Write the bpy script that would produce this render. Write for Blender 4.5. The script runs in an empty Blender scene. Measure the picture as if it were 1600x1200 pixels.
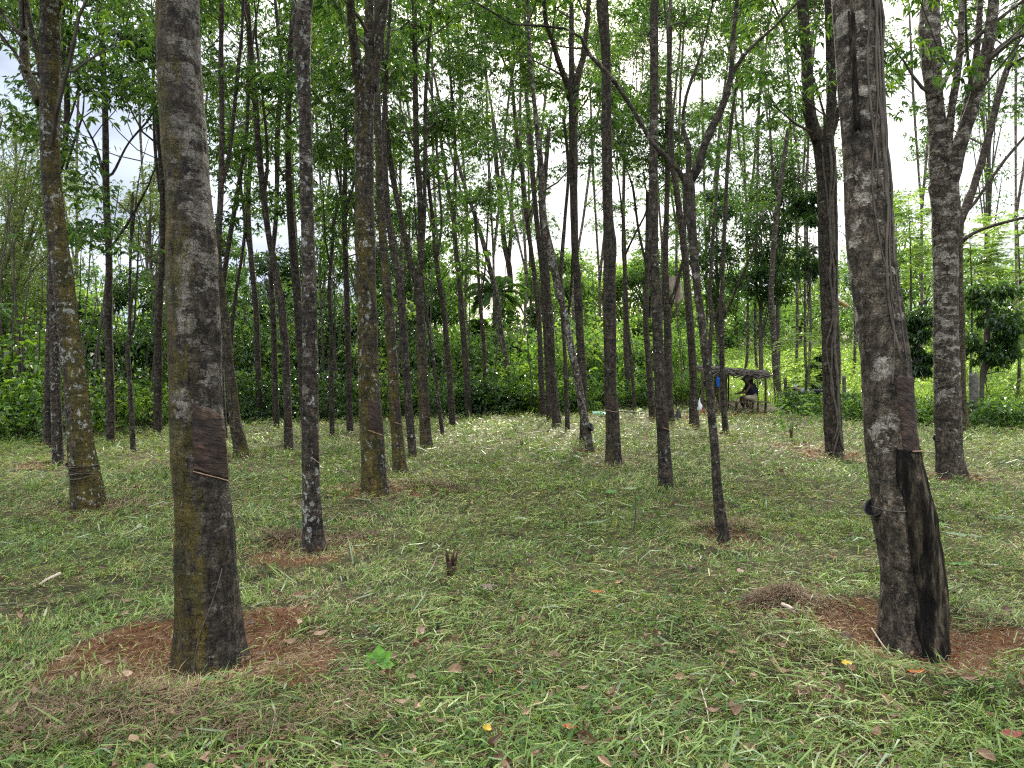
import bpy, bmesh, math
import numpy as np
from mathutils import Vector
PI = math.pi
S = bpy.context.scene
COL = S.collection
# ------------------------------------------------------------------ camera, sky, sun, exposure
F, CH, HY = 1150.0, 1.5, 580.0            # focal length in photo pixels, eye height, horizon row
cam = bpy.data.cameras.new('camera'); camo = bpy.data.objects.new('camera', cam); COL.objects.link(camo)
camo.location = (0, 0, CH); camo.rotation_euler = (PI / 2, 0, 0)
cam.sensor_width = 36; cam.lens = 36 * F / 1600; cam.shift_y = -(600 - HY) / 1600; cam.clip_end = 2000
S.camera = camo
SUN_EL, SUN_AZ = math.radians(32), math.radians(9)      # azimuth clockwise from +Y
W = bpy.data.worlds.new('World'); S.world = W; W.use_nodes = True
nt = W.node_tree; nt.nodes.clear()
def N(t, typ, **kw):
    n = t.nodes.new(typ)
    for k, v in kw.items(): setattr(n, k, v)
    return n
out = N(nt, 'ShaderNodeOutputWorld'); bg = N(nt, 'ShaderNodeBackground')
sky = N(nt, 'ShaderNodeTexSky', sky_type='NISHITA', sun_disc=False)
sky.sun_elevation = SUN_EL; sky.sun_rotation = SUN_AZ; sky.air_density = 1.2; sky.dust_density = 2.0
tc = N(nt, 'ShaderNodeTexCoord'); mp = N(nt, 'ShaderNodeMapping'); mp.inputs['Scale'].default_value = (1, 1, 2.6)
cn = N(nt, 'ShaderNodeTexNoise'); cn.inputs['Scale'].default_value = 2.3; cn.inputs['Detail'].default_value = 7; cn.inputs['Roughness'].default_value = .6
cr = N(nt, 'ShaderNodeValToRGB'); cr.color_ramp.elements[0].position = .30; cr.color_ramp.elements[1].position = .56
vd = N(nt, 'ShaderNodeVectorMath', operation='DOT_PRODUCT')
sd = (math.sin(SUN_AZ) * math.cos(SUN_EL), math.cos(SUN_AZ) * math.cos(SUN_EL), math.sin(SUN_EL))
vd.inputs[1].default_value = sd
mr = N(nt, 'ShaderNodeMapRange'); mr.inputs[1].default_value = .80; mr.inputs[2].default_value = 1; mr.inputs[3].default_value = 0; mr.inputs[4].default_value = 1
ccol = N(nt, 'ShaderNodeMixRGB'); ccol.inputs[1].default_value = (4.9, 5.5, 7.0, 1); ccol.inputs[2].default_value = (11, 10.9, 10.6, 1)
mix = N(nt, 'ShaderNodeMixRGB')
L = nt.links.new
L(tc.outputs['Generated'], mp.inputs[0]); L(mp.outputs[0], cn.inputs[0]); L(cn.outputs[0], cr.inputs[0])
L(tc.outputs['Generated'], vd.inputs[0]); L(vd.outputs['Value'], mr.inputs[0]); L(mr.outputs[0], ccol.inputs[0])
c2 = N(nt, 'ShaderNodeTexNoise'); c2.inputs['Scale'].default_value = 7; c2.inputs['Detail'].default_value = 6; L(mp.outputs[0], c2.inputs[0])
c2r = N(nt, 'ShaderNodeMapRange'); c2r.inputs[1].default_value = .35; c2r.inputs[2].default_value = .65; c2r.inputs[3].default_value = .8; c2r.inputs[4].default_value = 1.25; L(c2.outputs[0], c2r.inputs[0])
c2s = N(nt, 'ShaderNodeVectorMath', operation='SCALE'); L(ccol.outputs[0], c2s.inputs[0]); L(c2r.outputs[0], c2s.inputs['Scale'])
L(cr.outputs[0], mix.inputs[0]); L(sky.outputs[0], mix.inputs[1]); L(c2s.outputs[0], mix.inputs[2])
sp = N(nt, 'ShaderNodeSeparateXYZ'); L(tc.outputs['Generated'], sp.inputs[0])
zr = N(nt, 'ShaderNodeMapRange', interpolation_type='SMOOTHSTEP'); zr.inputs[1].default_value = .32; zr.inputs[2].default_value = .85; zr.inputs[3].default_value = .40; zr.inputs[4].default_value = 2.7; L(sp.outputs[2], zr.inputs[0])
zm = N(nt, 'ShaderNodeVectorMath', operation='SCALE'); L(mix.outputs[0], zm.inputs[0]); L(zr.outputs[0], zm.inputs['Scale'])
wr_ = N(nt, 'ShaderNodeMapRange'); wr_.inputs[1].default_value = .3; wr_.inputs[2].default_value = .65; L(sp.outputs[2], wr_.inputs[0])
wt = N(nt, 'ShaderNodeMixRGB'); wt.inputs[1].default_value = (1, 1, 1, 1); wt.inputs[2].default_value = (1.10, 1.0, .80, 1); L(wr_.outputs[0], wt.inputs[0])
wm = N(nt, 'ShaderNodeVectorMath', operation='MULTIPLY'); L(zm.outputs[0], wm.inputs[0]); L(wt.outputs[0], wm.inputs[1])
L(wm.outputs[0], bg.inputs[0]); bg.inputs[1].default_value = .12; L(bg.outputs[0], out.inputs[0])
sl = bpy.data.lights.new('sun', 'SUN'); sl.energy = 5.0; sl.angle = math.radians(6); sl.color = (1, .93, .80)
so = bpy.data.objects.new('sun', sl); COL.objects.link(so)
so.rotation_euler = Vector(sd).to_track_quat('Z', 'Y').to_euler()
S.render.engine = 'CYCLES'; S.cycles.use_denoising = False; S.cycles.filter_width = 1.25; S.cycles.sample_clamp_indirect = 6
S.view_settings.view_transform = 'Standard'; S.view_settings.look = 'None'
S.view_settings.exposure = 1.72; S.view_settings.gamma = 1; S.view_settings.use_curve_mapping = False

# ------------------------------------------------------------------ helpers
rng = np.random.default_rng(7)
def ih(ix, iy, iz, s):
    with np.errstate(over='ignore'):
        n = (ix.astype(np.int64) * 374761393 + iy.astype(np.int64) * 668265263 + iz.astype(np.int64) * 1274126177 + s * 951274213) & 0xffffffff
        n = ((n ^ (n >> 13)) * 1274126177) & 0xffffffff
        n = ((n ^ (n >> 16)) * 668265263) & 0xffffffff
        n = n ^ (n >> 15)
    return (n & 0xffffff) / float(0xffffff)
def vn(p, s=0):
    p = np.asarray(p, float); i = np.floor(p).astype(np.int64); f = p - i; f = f * f * (3 - 2 * f)
    r = 0
    for dx in (0, 1):
        for dy in (0, 1):
            for dz in (0, 1):
                w = (f[:, 0] if dx else 1 - f[:, 0]) * (f[:, 1] if dy else 1 - f[:, 1]) * (f[:, 2] if dz else 1 - f[:, 2])
                r = r + w * ih(i[:, 0] + dx, i[:, 1] + dy, i[:, 2] + dz, s)
    return r
def fbm2(x, y, sc, s=0, o=3):
    r = 0; a = 1; t = 0
    for k in range(o):
        r = r + a * vn(np.stack([x * sc, y * sc, np.full_like(x, .5)], 1), s + k); t += a; a *= .5; sc *= 2.1
    return r / t
def P(px, py, d): return np.array([(px - 800) / F * d, d, CH - (py - HY) / F * d])
def dep(yb): return CH * F / (yb - HY)

def mesh(name, V, tris=None, quads=None, rnd=None, smooth=False, attrs=None):
    me = bpy.data.meshes.new(name)
    V = np.asarray(V, np.float32); me.vertices.add(len(V)); me.vertices.foreach_set('co', V.ravel())
    lo = []; tot = []
    if quads is not None and len(quads): lo.append(np.asarray(quads, np.int32).ravel()); tot.append(np.full(len(quads), 4, np.int32))
    if tris is not None and len(tris): lo.append(np.asarray(tris, np.int32).ravel()); tot.append(np.full(len(tris), 3, np.int32))
    lo = np.concatenate(lo); tot = np.concatenate(tot)
    me.loops.add(len(lo)); me.loops.foreach_set('vertex_index', lo)
    me.polygons.add(len(tot)); st = np.concatenate([[0], np.cumsum(tot)[:-1]]).astype(np.int32)
    me.polygons.foreach_set('loop_start', st); me.polygons.foreach_set('loop_total', tot)
    me.polygons.foreach_set('use_smooth', np.full(len(tot), smooth))
    me.update(calc_edges=True)
    if attrs:
        for k, a in attrs.items():
            at = me.attributes.new(k, 'FLOAT', 'POINT'); at.data.foreach_set('value', np.asarray(a, np.float32))
    return me
def link(name, me, m, parent=None, loc=None):
    o = bpy.data.objects.new(name, me); COL.objects.link(o)
    if m is not None: me.materials.clear(); me.materials.append(m)
    if parent is not None: o.parent = parent
    if loc is not None: o.location = loc
    return o
def tag(o, label=None, cat=None, group=None, kind=None):
    if label: o['label'] = label
    if cat: o['category'] = cat
    if group: o['group'] = group
    if kind: o['kind'] = kind
    return o
def empty(name, loc, label=None, cat=None, group=None):
    o = bpy.data.objects.new(name, None); COL.objects.link(o); o.location = tuple(loc); o.empty_display_size = .1
    return tag(o, label, cat, group)

# many primitives gathered in one mesh
class MB:
    def __init__(s): s.V = []; s.T = []; s.Q = []; s.A = []; s.n = 0
    def add(s, V, T=None, Q=None, A=None):
        V = np.asarray(V, float).reshape(-1, 3)
        if len(V) == 0: return
        if T is not None and len(T): s.T.append(np.asarray(T) + s.n)
        if Q is not None and len(Q): s.Q.append(np.asarray(Q) + s.n)
        s.A.append(np.full(len(V), .5) if A is None else np.asarray(A, float)); s.V.append(V); s.n += len(V)
    def out(s, name, m, parent=None, off=None, smooth=False):
        if not s.V: return None
        V = np.concatenate(s.V)
        if off is not None: V = V - np.asarray(off)
        me = mesh(name, V, np.concatenate(s.T) if s.T else None, np.concatenate(s.Q) if s.Q else None, smooth=smooth, attrs={'rnd': np.concatenate(s.A)})
        return link(name, me, m, parent, None if parent is not None or off is None else tuple(off))

def crown(name, lf, ml, tw, mt, parent, off):
    """leaves and the twigs that carry them as one part with two materials"""
    V = np.concatenate(lf.V + tw.V) - np.asarray(off); nl = lf.n; Q = [q + nl for q in tw.Q] + list(lf.Q); nq = sum(len(q) for q in tw.Q)
    Tl = np.concatenate(lf.T); Tt = [t_ + nl for t_ in tw.T]; T = np.concatenate([Tl] + Tt)
    me = mesh(name, V, T, np.concatenate(Q) if Q else None, attrs={'rnd': np.concatenate(lf.A + tw.A)})
    o = link(name, me, ml, parent); me.materials.append(mt); nQ = sum(len(q) for q in Q); idx = np.zeros(len(me.polygons), np.int32); idx[:nq] = 1; idx[nQ + len(Tl):] = 1
    me.polygons.foreach_set('material_index', idx); return o
def catmull(K, n):
    K = np.asarray(K, float)
    if len(K) < 3: t = np.linspace(0, 1, n * (len(K) - 1) + 1)[:, None]; return K[0] * (1 - t) + K[-1] * t
    E = np.concatenate([[2 * K[0] - K[1]], K, [2 * K[-1] - K[-2]]]); o = []
    for i in range(1, len(E) - 2):
        p0, p1, p2, p3 = E[i - 1], E[i], E[i + 1], E[i + 2]
        for k in range(n):
            t = k / n
            o.append(.5 * (2 * p1 + (p2 - p0) * t + (2 * p0 - 5 * p1 + 4 * p2 - p3) * t * t + (3 * p1 - p0 - 3 * p2 + p3) * t ** 3))
    o.append(K[-1]); return np.array(o)
def resample(K, step):
    C = catmull(K, 12); d = np.linalg.norm(np.diff(C[:, :3], axis=0), axis=1); s = np.concatenate([[0], np.cumsum(d)])
    n = max(2, int(s[-1] / step) + 1); t = np.linspace(0, s[-1], n)
    return np.stack([np.interp(t, s, C[:, k]) for k in range(C.shape[1])], 1)
def norm(v): return v / (np.linalg.norm(v, axis=-1, keepdims=True) + 1e-9)
def ringq(n, seg):
    i = np.arange(n - 1)[:, None] * seg; j = np.arange(seg)[None]; j2 = (j + 1) % seg
    return np.stack([i + j, i + j2, i + seg + j2, i + seg + j], -1).reshape(-1, 4)
def tube(C, seg=8, bump=.0, seed=0, fr=8):
    """C: n x 4 (x,y,z,r)"""
    C = np.asarray(C, float); n = len(C); T = norm(np.gradient(C[:, :3], axis=0))
    u = np.cross(T[0], [0, 0, 1.]) if abs(T[0][2]) < .9 else np.cross(T[0], [0, 1., 0]); U = [norm(u)]
    for k in range(1, n):
        u = U[-1] - T[k] * np.dot(U[-1], T[k]); U.append(norm(u))
    U = np.array(U); B = np.cross(T, U); a = np.arange(seg) * 2 * PI / seg
    D = U[:, None] * np.cos(a)[None, :, None] + B[:, None] * np.sin(a)[None, :, None]
    R = np.repeat(C[:, 3][:, None], seg, 1)
    if bump: R = R * (1 + bump * (2 * vn((C[:, None, :3] + D * R[..., None]).reshape(-1, 3) * fr, seed).reshape(n, seg) - 1))
    V = (C[:, None, :3] + D * R[..., None]).reshape(-1, 3)
    Q = ringq(n, seg)
    V = np.concatenate([V, C[:1, :3], C[-1:, :3]]); a0 = np.arange(seg); c0 = n * seg
    Tt = np.concatenate([np.stack([np.full(seg, c0), (a0 + 1) % seg, a0], 1), np.stack([np.full(seg, c0 + 1), (n - 1) * seg + a0, (n - 1) * seg + (a0 + 1) % seg], 1)])
    return V, Tt, Q
def box(c, s, rz=0, ry=0):
    c = np.asarray(c, float); s = np.asarray(s, float) / 2
    V = np.array([[x, y, z] for x in (-1, 1) for y in (-1, 1) for z in (-1, 1)], float) * s
    cy, sy = math.cos(ry), math.sin(ry); V = V @ np.array([[cy, 0, -sy], [0, 1, 0], [sy, 0, cy]])
    cz, sz = math.cos(rz), math.sin(rz); V = V @ np.array([[cz, sz, 0], [-sz, cz, 0], [0, 0, 1]])
    return V + c, None, np.array([[0, 1, 3, 2], [4, 6, 7, 5], [0, 4, 5, 1], [2, 3, 7, 6], [0, 2, 6, 4], [1, 5, 7, 3]])

def leaves(mb, pos, d, L, w, fold=.25, nrm=None, droop=.25):
    """folded diamond leaves: pos n x 3, direction n x 3, length n, width ratio"""
    n = len(pos)
    if n == 0: return
    d = norm(d); L = np.broadcast_to(L, (n,)).astype(float)[:, None]
    if nrm is None: nrm = np.tile([0, 0, 1.], (n, 1)) + rng.normal(0, .35, (n, 3))
    s = norm(np.cross(d, nrm)); up = np.cross(s, d); W_ = L * w
    tip = pos + d * L - np.array([0, 0, 1.]) * L * droop
    m = pos + d * L * .45
    a = m + s * W_ * .5 + up * W_ * fold; b = m - s * W_ * .5 + up * W_ * fold
    V = np.stack([pos, a, tip, b], 1).reshape(-1, 3); k = np.arange(n)[:, None] * 4
    T = np.concatenate([k + [0, 1, 2], k + [0, 2, 3]])
    mb.add(V, T=T, A=np.repeat(rng.random(n), 4))
def blades(mb, pos, az, pitch, L, wd, curl, rnd=None):
    n = len(pos); h = np.stack([np.cos(az), np.sin(az), np.zeros(n)], 1); s = np.stack([-np.sin(az), np.cos(az), np.zeros(n)], 1)
    tw = rng.normal(0, .5, n)[:, None]; s = norm(s + tw * np.array([0, 0, 1.]))
    z = np.array([0, 0, 1.]); L = L[:, None]; p1 = np.cos(pitch)[:, None]; p2 = np.sin(pitch)[:, None]
    c = (pitch - curl); q1 = np.cos(c)[:, None]; q2 = np.sin(c)[:, None]
    m = pos + (h * p1 + z * p2) * L * .5; t = m + (h * q1 + z * q2) * L * .5
    t[:, 2] = np.maximum(t[:, 2], pos[:, 2] - .0); w = wd[:, None] * .5
    V = np.stack([pos - s * w * .7, pos + s * w * .7, m + s * w, m - s * w, t], 1).reshape(-1, 3)
    k = np.arange(n)[:, None] * 5
    mb.add(V, T=k + [3, 2, 4], Q=k + [0, 1, 2, 3], A=np.repeat(rng.random(n) if rnd is None else rnd, 5))

# ------------------------------------------------------------------ materials
def ramp(t, stops, fac):
    r = N(t, 'ShaderNodeValToRGB'); e = r.color_ramp.elements
    while len(e) < len(stops): e.new(.5)
    for k, (p, c) in enumerate(stops): e[k].position = p; e[k].color = (*c, 1)
    t.links.new(fac, r.inputs[0]); return r.outputs[0]
def mixc(t, f, a, b, mode='MIX'):
    m = N(t, 'ShaderNodeMixRGB', blend_type=mode)
    for i, v in ((0, f), (1, a), (2, b)):
        if isinstance(v, (int, float)): m.inputs[i].default_value = v
        elif isinstance(v, tuple): m.inputs[i].default_value = (*v, 1)
        else: t.links.new(v, m.inputs[i])
    return m.outputs[0]
def math_(t, op, a, b=None, c=None, clamp=False):
    m = N(t, 'ShaderNodeMath', operation=op, use_clamp=clamp)
    for i, v in enumerate((a, b, c)):
        if v is None: continue
        if isinstance(v, (int, float)): m.inputs[i].default_value = v
        else: t.links.new(v, m.inputs[i])
    return m.outputs[0]
def noise(t, vec, sc, det=3, rough=.55, dist=0):
    n = N(t, 'ShaderNodeTexNoise'); t.links.new(vec, n.inputs[0]); n.inputs['Scale'].default_value = sc
    n.inputs['Detail'].default_value = det; n.inputs['Roughness'].default_value = rough; n.inputs['Distortion'].default_value = dist
    return n.outputs[0]
def newmat(name):
    m = bpy.data.materials.new(name); m.use_nodes = True; t = m.node_tree; t.nodes.clear()
    o = N(t, 'ShaderNodeOutputMaterial'); return m, t, o
def pbsdf(t, col, rough=.8, spec=.3):
    b = N(t, 'ShaderNodeBsdfPrincipled'); b.inputs['Roughness'].default_value = rough
    if isinstance(col, tuple): b.inputs['Base Color'].default_value = (*col, 1)
    else: t.links.new(col, b.inputs['Base Color'])
    b.inputs['Specular IOR Level'].default_value = spec; return b
def leafmat(name, stops, trans=.4, tcol=(1.5, 1.5, .5), rough=.42, nsc=.6, spec=.45):
    m, t, o = newmat(name)
    at = N(t, 'ShaderNodeAttribute', attribute_name='rnd'); tc = N(t, 'ShaderNodeTexCoord')
    nz = noise(t, tc.outputs['Object'], nsc, 2)
    f = math_(t, 'ADD', math_(t, 'MULTIPLY', at.outputs['Fac'], .6), math_(t, 'MULTIPLY_ADD', nz, 1.2, -.4), clamp=True)
    c = ramp(t, stops, f)
    b = pbsdf(t, c, rough, spec); tr = N(t, 'ShaderNodeBsdfTranslucent')
    t.links.new(mixc(t, 1.0, c, tcol, 'MULTIPLY'), tr.inputs[0])
    ms = N(t, 'ShaderNodeMixShader'); ms.inputs[0].default_value = trans
    t.links.new(b.outputs[0], ms.inputs[1]); t.links.new(tr.outputs[0], ms.inputs[2]); t.links.new(ms.outputs[0], o.inputs[0])
    return m
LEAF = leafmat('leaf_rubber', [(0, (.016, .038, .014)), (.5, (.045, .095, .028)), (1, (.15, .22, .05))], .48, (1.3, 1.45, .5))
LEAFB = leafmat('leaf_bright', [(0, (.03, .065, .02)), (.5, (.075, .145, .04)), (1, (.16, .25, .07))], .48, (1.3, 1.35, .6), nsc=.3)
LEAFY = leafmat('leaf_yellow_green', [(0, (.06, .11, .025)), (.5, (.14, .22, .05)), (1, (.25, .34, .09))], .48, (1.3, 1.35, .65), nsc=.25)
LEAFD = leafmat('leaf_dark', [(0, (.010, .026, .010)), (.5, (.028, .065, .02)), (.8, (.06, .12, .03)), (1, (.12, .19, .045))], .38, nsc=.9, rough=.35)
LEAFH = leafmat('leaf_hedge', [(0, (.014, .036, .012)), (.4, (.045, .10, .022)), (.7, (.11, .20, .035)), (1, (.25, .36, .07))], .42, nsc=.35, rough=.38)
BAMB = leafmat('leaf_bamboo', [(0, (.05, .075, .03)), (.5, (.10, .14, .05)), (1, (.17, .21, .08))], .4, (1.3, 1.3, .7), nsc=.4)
GRASS = leafmat('grass_blade', [(0, (.028, .042, .010)), (.3, (.09, .13, .025)), (.55, (.19, .235, .05)), (.8, (.33, .355, .10)), (1, (.46, .46, .20))], .25, (1.2, 1.2, .6), rough=.6, nsc=.9, spec=.25)
GRASSG = leafmat('grass_blade_fresh', [(0, (.03, .06, .014)), (.35, (.09, .16, .03)), (.7, (.17, .25, .055)), (1, (.34, .42, .18))], .3, (1.2, 1.2, .5), rough=.5, nsc=1.5, spec=.35)
STRAW = leafmat('dry_straw', [(0, (.06, .036, .018)), (.4, (.19, .13, .06)), (.75, (.34, .27, .14)), (1, (.52, .44, .28))], .15, (1, 1, .8), rough=.7, nsc=1.3)
LITTER = leafmat('dead_leaf', [(0, (.04, .022, .012)), (.4, (.12, .07, .038)), (.75, (.23, .14, .08)), (1, (.42, .30, .20))], .15, (1, .8, .6), rough=.6, nsc=3)
THDARK = leafmat('dark_thatch', [(0, (.03, .018, .010)), (.4, (.10, .06, .033)), (.75, (.20, .135, .075)), (1, (.34, .26, .16))], .1, (1, 1, .8), rough=.8, nsc=1.8)
PALE = leafmat('leaf_pale', [(0, (.14, .20, .10)), (1, (.32, .38, .24))], .3, (1, 1, .8), rough=.5)  # paler grey-green for the sparse blades on the lawn
def simple(name, col, rough=.7, spec=.3, col2=None, sc=8, bump=.0, metallic=0):
    m, t, o = newmat(name); tc = N(t, 'ShaderNodeTexCoord'); nz = noise(t, tc.outputs['Object'], sc, 4)
    c2 = col2 or tuple(x * .6 for x in col)
    c = ramp(t, [(.35, col), (.7, c2)], nz); b = pbsdf(t, c, rough, spec); b.inputs['Metallic'].default_value = metallic
    if bump:
        bp = N(t, 'ShaderNodeBump'); bp.inputs['Distance'].default_value = bump; t.links.new(nz, bp.inputs['Height']); t.links.new(bp.outputs[0], b.inputs['Normal'])
    t.links.new(b.outputs[0], o.inputs[0]); return m

def barkmat():
    m, t, o = newmat('bark'); tc = N(t, 'ShaderNodeTexCoord'); oc = tc.outputs['Object']
    def at(n):
        a = N(t, 'ShaderNodeAttribute', attribute_type='OBJECT', attribute_name=n); return a.outputs['Fac']
    tone = at('tone')
    def mapp(s):
        mm = N(t, 'ShaderNodeMapping'); mm.inputs['Scale'].default_value = s; t.links.new(oc, mm.inputs[0]); return mm.outputs[0]
    sx = N(t, 'ShaderNodeSeparateXYZ'); t.links.new(oc, sx.inputs[0]); z = sx.outputs[2]
    seedv = N(t, 'ShaderNodeVectorMath', operation='ADD'); t.links.new(oc, seedv.inputs[0])
    sc = N(t, 'ShaderNodeCombineXYZ'); t.links.new(at('seed'), sc.inputs[0]); t.links.new(at('seed'), sc.inputs[2]); t.links.new(sc.outputs[0], seedv.inputs[1])
    def mp2(s):
        mm = N(t, 'ShaderNodeMapping'); mm.inputs['Scale'].default_value = s; t.links.new(seedv.outputs[0], mm.inputs[0]); return mm.outputs[0]
    base = ramp(t, [(.36, (.012, .010, .008)), (.52, (.056, .046, .035)), (.72, (.17, .145, .112))], noise(t, mp2((1, 1, .55)), 26, 9, .72, .3))
    ring = ramp(t, [(.36, (.30, .30, .30)), (.5, (1.15, 1.1, 1.05))], noise(t, mp2((.5, .5, 2.2)), 6, 4, .6, .6))
    base = mixc(t, .75, base, ring, 'MULTIPLY')
    # pale grey plates of crustose lichen
    pn = math_(t, 'ADD', math_(t, 'MULTIPLY', noise(t, mp2((.9, .9, 1.5)), 6.5, 8, .62, .15), .8), math_(t, 'MULTIPLY', noise(t, mp2((1, 1, 2.4)), 22, 5, .7), .2)); lim = math_(t, 'ADD', math_(t, 'SUBTRACT', .66, math_(t, 'MULTIPLY', at('patch'), .19)), math_(t, 'MULTIPLY', math_(t, 'SUBTRACT', 1.5, z, clamp=True), .10))
    pm = math_(t, 'MULTIPLY', math_(t, 'SUBTRACT', pn, lim), 48, clamp=True)
    pc = ramp(t, [(.25, (.095, .080, .064)), (.5, (.20, .178, .148)), (.75, (.35, .325, .285))], noise(t, mp2((1, 1, 1.6)), 17, 6, .65))
    col = mixc(t, math_(t, 'MULTIPLY', pm, .85), base, pc)
    ts = N(t, 'ShaderNodeVectorMath', operation='SCALE'); t.links.new(col, ts.inputs[0]); t.links.new(tone, ts.inputs['Scale']); col = ts.outputs[0]
    # moss, on one side and near the foot
    nrm = N(t, 'ShaderNodeVectorMath', operation='DOT_PRODUCT'); t.links.new(tc.outputs['Normal'], nrm.inputs[0])
    mdv = N(t, 'ShaderNodeCombineXYZ'); t.links.new(at('mossx'), mdv.inputs[0]); mdv.inputs[1].default_value = -.35; t.links.new(mdv.outputs[0], nrm.inputs[1])
    mn = math_(t, 'MULTIPLY_ADD', noise(t, mp2((1, 1, .4)), 11, 8, .75), 2.0, -.5)
    hz = math_(t, 'MULTIPLY', z, -.05)
    mf = math_(t, 'ADD', math_(t, 'ADD', math_(t, 'MULTIPLY', nrm.outputs['Value'], .30), mn), hz)
    mm_ = math_(t, 'MULTIPLY', math_(t, 'SUBTRACT', mf, math_(t, 'SUBTRACT', 1.02, math_(t, 'MULTIPLY', at('moss'), .68))), 6, clamp=True)
    mc = ramp(t, [(.3, (.024, .028, .009)), (.48, (.09, .078, .017)), (.68, (.21, .15, .03))], noise(t, mp2((1, 1, .7)), 9, 7, .7))
    col = mixc(t, math_(t, 'MULTIPLY', mm_, .85), col, mc)
    # white lichen spots
    l1 = noise(t, mp2((1, 1, .8)), 24, 5, .55, .3); l2 = noise(t, mp2((1, 1, .7)), 5, 3)
    lv = math_(t, 'ADD', l1, math_(t, 'MULTIPLY', math_(t, 'SUBTRACT', l2, .5), .5))
    lm = math_(t, 'MULTIPLY', math_(t, 'SUBTRACT', lv, math_(t, 'SUBTRACT', .755, math_(t, 'MULTIPLY', at('lichen'), .205))), 20, clamp=True)
    lc = ramp(t, [(.35, (.30, .31, .28)), (.65, (.58, .59, .55))], noise(t, mp2((1, 1, 1)), 60, 3))
    col = mixc(t, math_(t, 'MULTIPLY', lm, .8), col, lc)
    fs = ramp(t, [(.40, (.35, .35, .35)), (.55, (1.35, 1.32, 1.28))], noise(t, mp2((1, 1, .7)), 110, 5, .75))
    col = mixc(t, .8, col, fs, 'MULTIPLY')
    vc = N(t, 'ShaderNodeTexVoronoi', feature='DISTANCE_TO_EDGE'); vc.inputs['Scale'].default_value = 13
    wv = N(t, 'ShaderNodeVectorMath', operation='ADD'); wn = N(t, 'ShaderNodeTexNoise'); wn.inputs['Scale'].default_value = 14; wn.inputs['Detail'].default_value = 5
    t.links.new(mp2((1, 1, .8)), wn.inputs[0]); ws = N(t, 'ShaderNodeVectorMath', operation='SCALE'); ws.inputs['Scale'].default_value = .16
    t.links.new(wn.outputs[1], ws.inputs[0]); t.links.new(mp2((1, 1, .8)), wv.inputs[0]); t.links.new(ws.outputs[0], wv.inputs[1]); t.links.new(wv.outputs[0], vc.inputs[0])
    ck = math_(t, 'MULTIPLY', math_(t, 'SUBTRACT', .035, vc.outputs[0]), 26, clamp=True); ckm = math_(t, 'MULTIPLY', ck, ramp(t, [(.45, (0, 0, 0)), (.55, (1, 1, 1))], noise(t, mp2((1, 1, 1)), 6, 2)))
    col = mixc(t, math_(t, 'MULTIPLY', ckm, .75), col, (.012, .009, .007))
    # damp dark streaks
    st = ramp(t, [(.42, (.35, .33, .33)), (.55, (1, 1, 1))], noise(t, mp2((1, 1, .12)), 13, 4, .6))
    col = mixc(t, math_(t, 'MULTIPLY', at('dark'), 1.0), col, mixc(t, 1.0, col, st, 'MULTIPLY'))
    # red soil splash on the foot
    sp = math_(t, 'MULTIPLY', math_(t, 'SUBTRACT', math_(t, 'ADD', -.03, math_(t, 'MULTIPLY', noise(t, mp2((1, 1, 1)), 7, 3), .2)), z), 9, clamp=True)
    col = mixc(t, math_(t, 'MULTIPLY', sp, .7), col, (.16, .085, .045))
    b = pbsdf(t, col, .85, .25)
    bh0 = math_(t, 'MULTIPLY', ckm, -.5)
    bh = math_(t, 'ADD', noise(t, mp2((1, 1, .45)), 34, 9, .75), math_(t, 'ADD', math_(t, 'MULTIPLY', pm, .12), math_(t, 'MULTIPLY', noise(t, mp2((.6, .6, 2)), 12, 4), .8)))
    bp = N(t, 'ShaderNodeBump'); bp.inputs['Distance'].default_value = .05; bp.inputs['Strength'].default_value = 1.0
    t.links.new(math_(t, 'ADD', bh, bh0), bp.inputs['Height']); t.links.new(bp.outputs[0], b.inputs['Normal'])
    t.links.new(b.outputs[0], o.inputs[0]); return m
BARK = barkmat()
TWIG = simple('twig_bark', (.055, .045, .035), .85, .2, (.12, .105, .085), 5)
def panelmat():
    m, t, o = newmat('tapped_bark'); tc = N(t, 'ShaderNodeTexCoord'); mm = N(t, 'ShaderNodeMapping')
    m0 = N(t, 'ShaderNodeMapping'); m0.inputs['Rotation'].default_value = (0, math.radians(-24), 0); t.links.new(tc.outputs['Object'], m0.inputs[0])
    mm.inputs['Scale'].default_value = (.4, .4, 2.4); t.links.new(m0.outputs[0], mm.inputs[0])
    n1 = noise(t, mm.outputs[0], 26, 7, .7, .9); n2 = noise(t, tc.outputs['Object'], 9, 4)
    c = ramp(t, [(.34, (.008, .005, .004)), (.5, (.040, .023, .015)), (.66, (.13, .078, .05))], n1)
    c = mixc(t, .7, c, ramp(t, [(.35, (.35, .35, .4)), (.6, (1.1, 1, .95))], n2), 'MULTIPLY')
    b = pbsdf(t, c, .7, .35); bp = N(t, 'ShaderNodeBump'); bp.inputs['Distance'].default_value = .02
    t.links.new(n1, bp.inputs['Height']); t.links.new(bp.outputs[0], b.inputs['Normal']); t.links.new(b.outputs[0], o.inputs[0]); return m
PANEL = panelmat()
BLACK = simple('blackened_bark', (.012, .011, .012), .6, .4, (.05, .042, .036), 30, .012)
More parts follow.
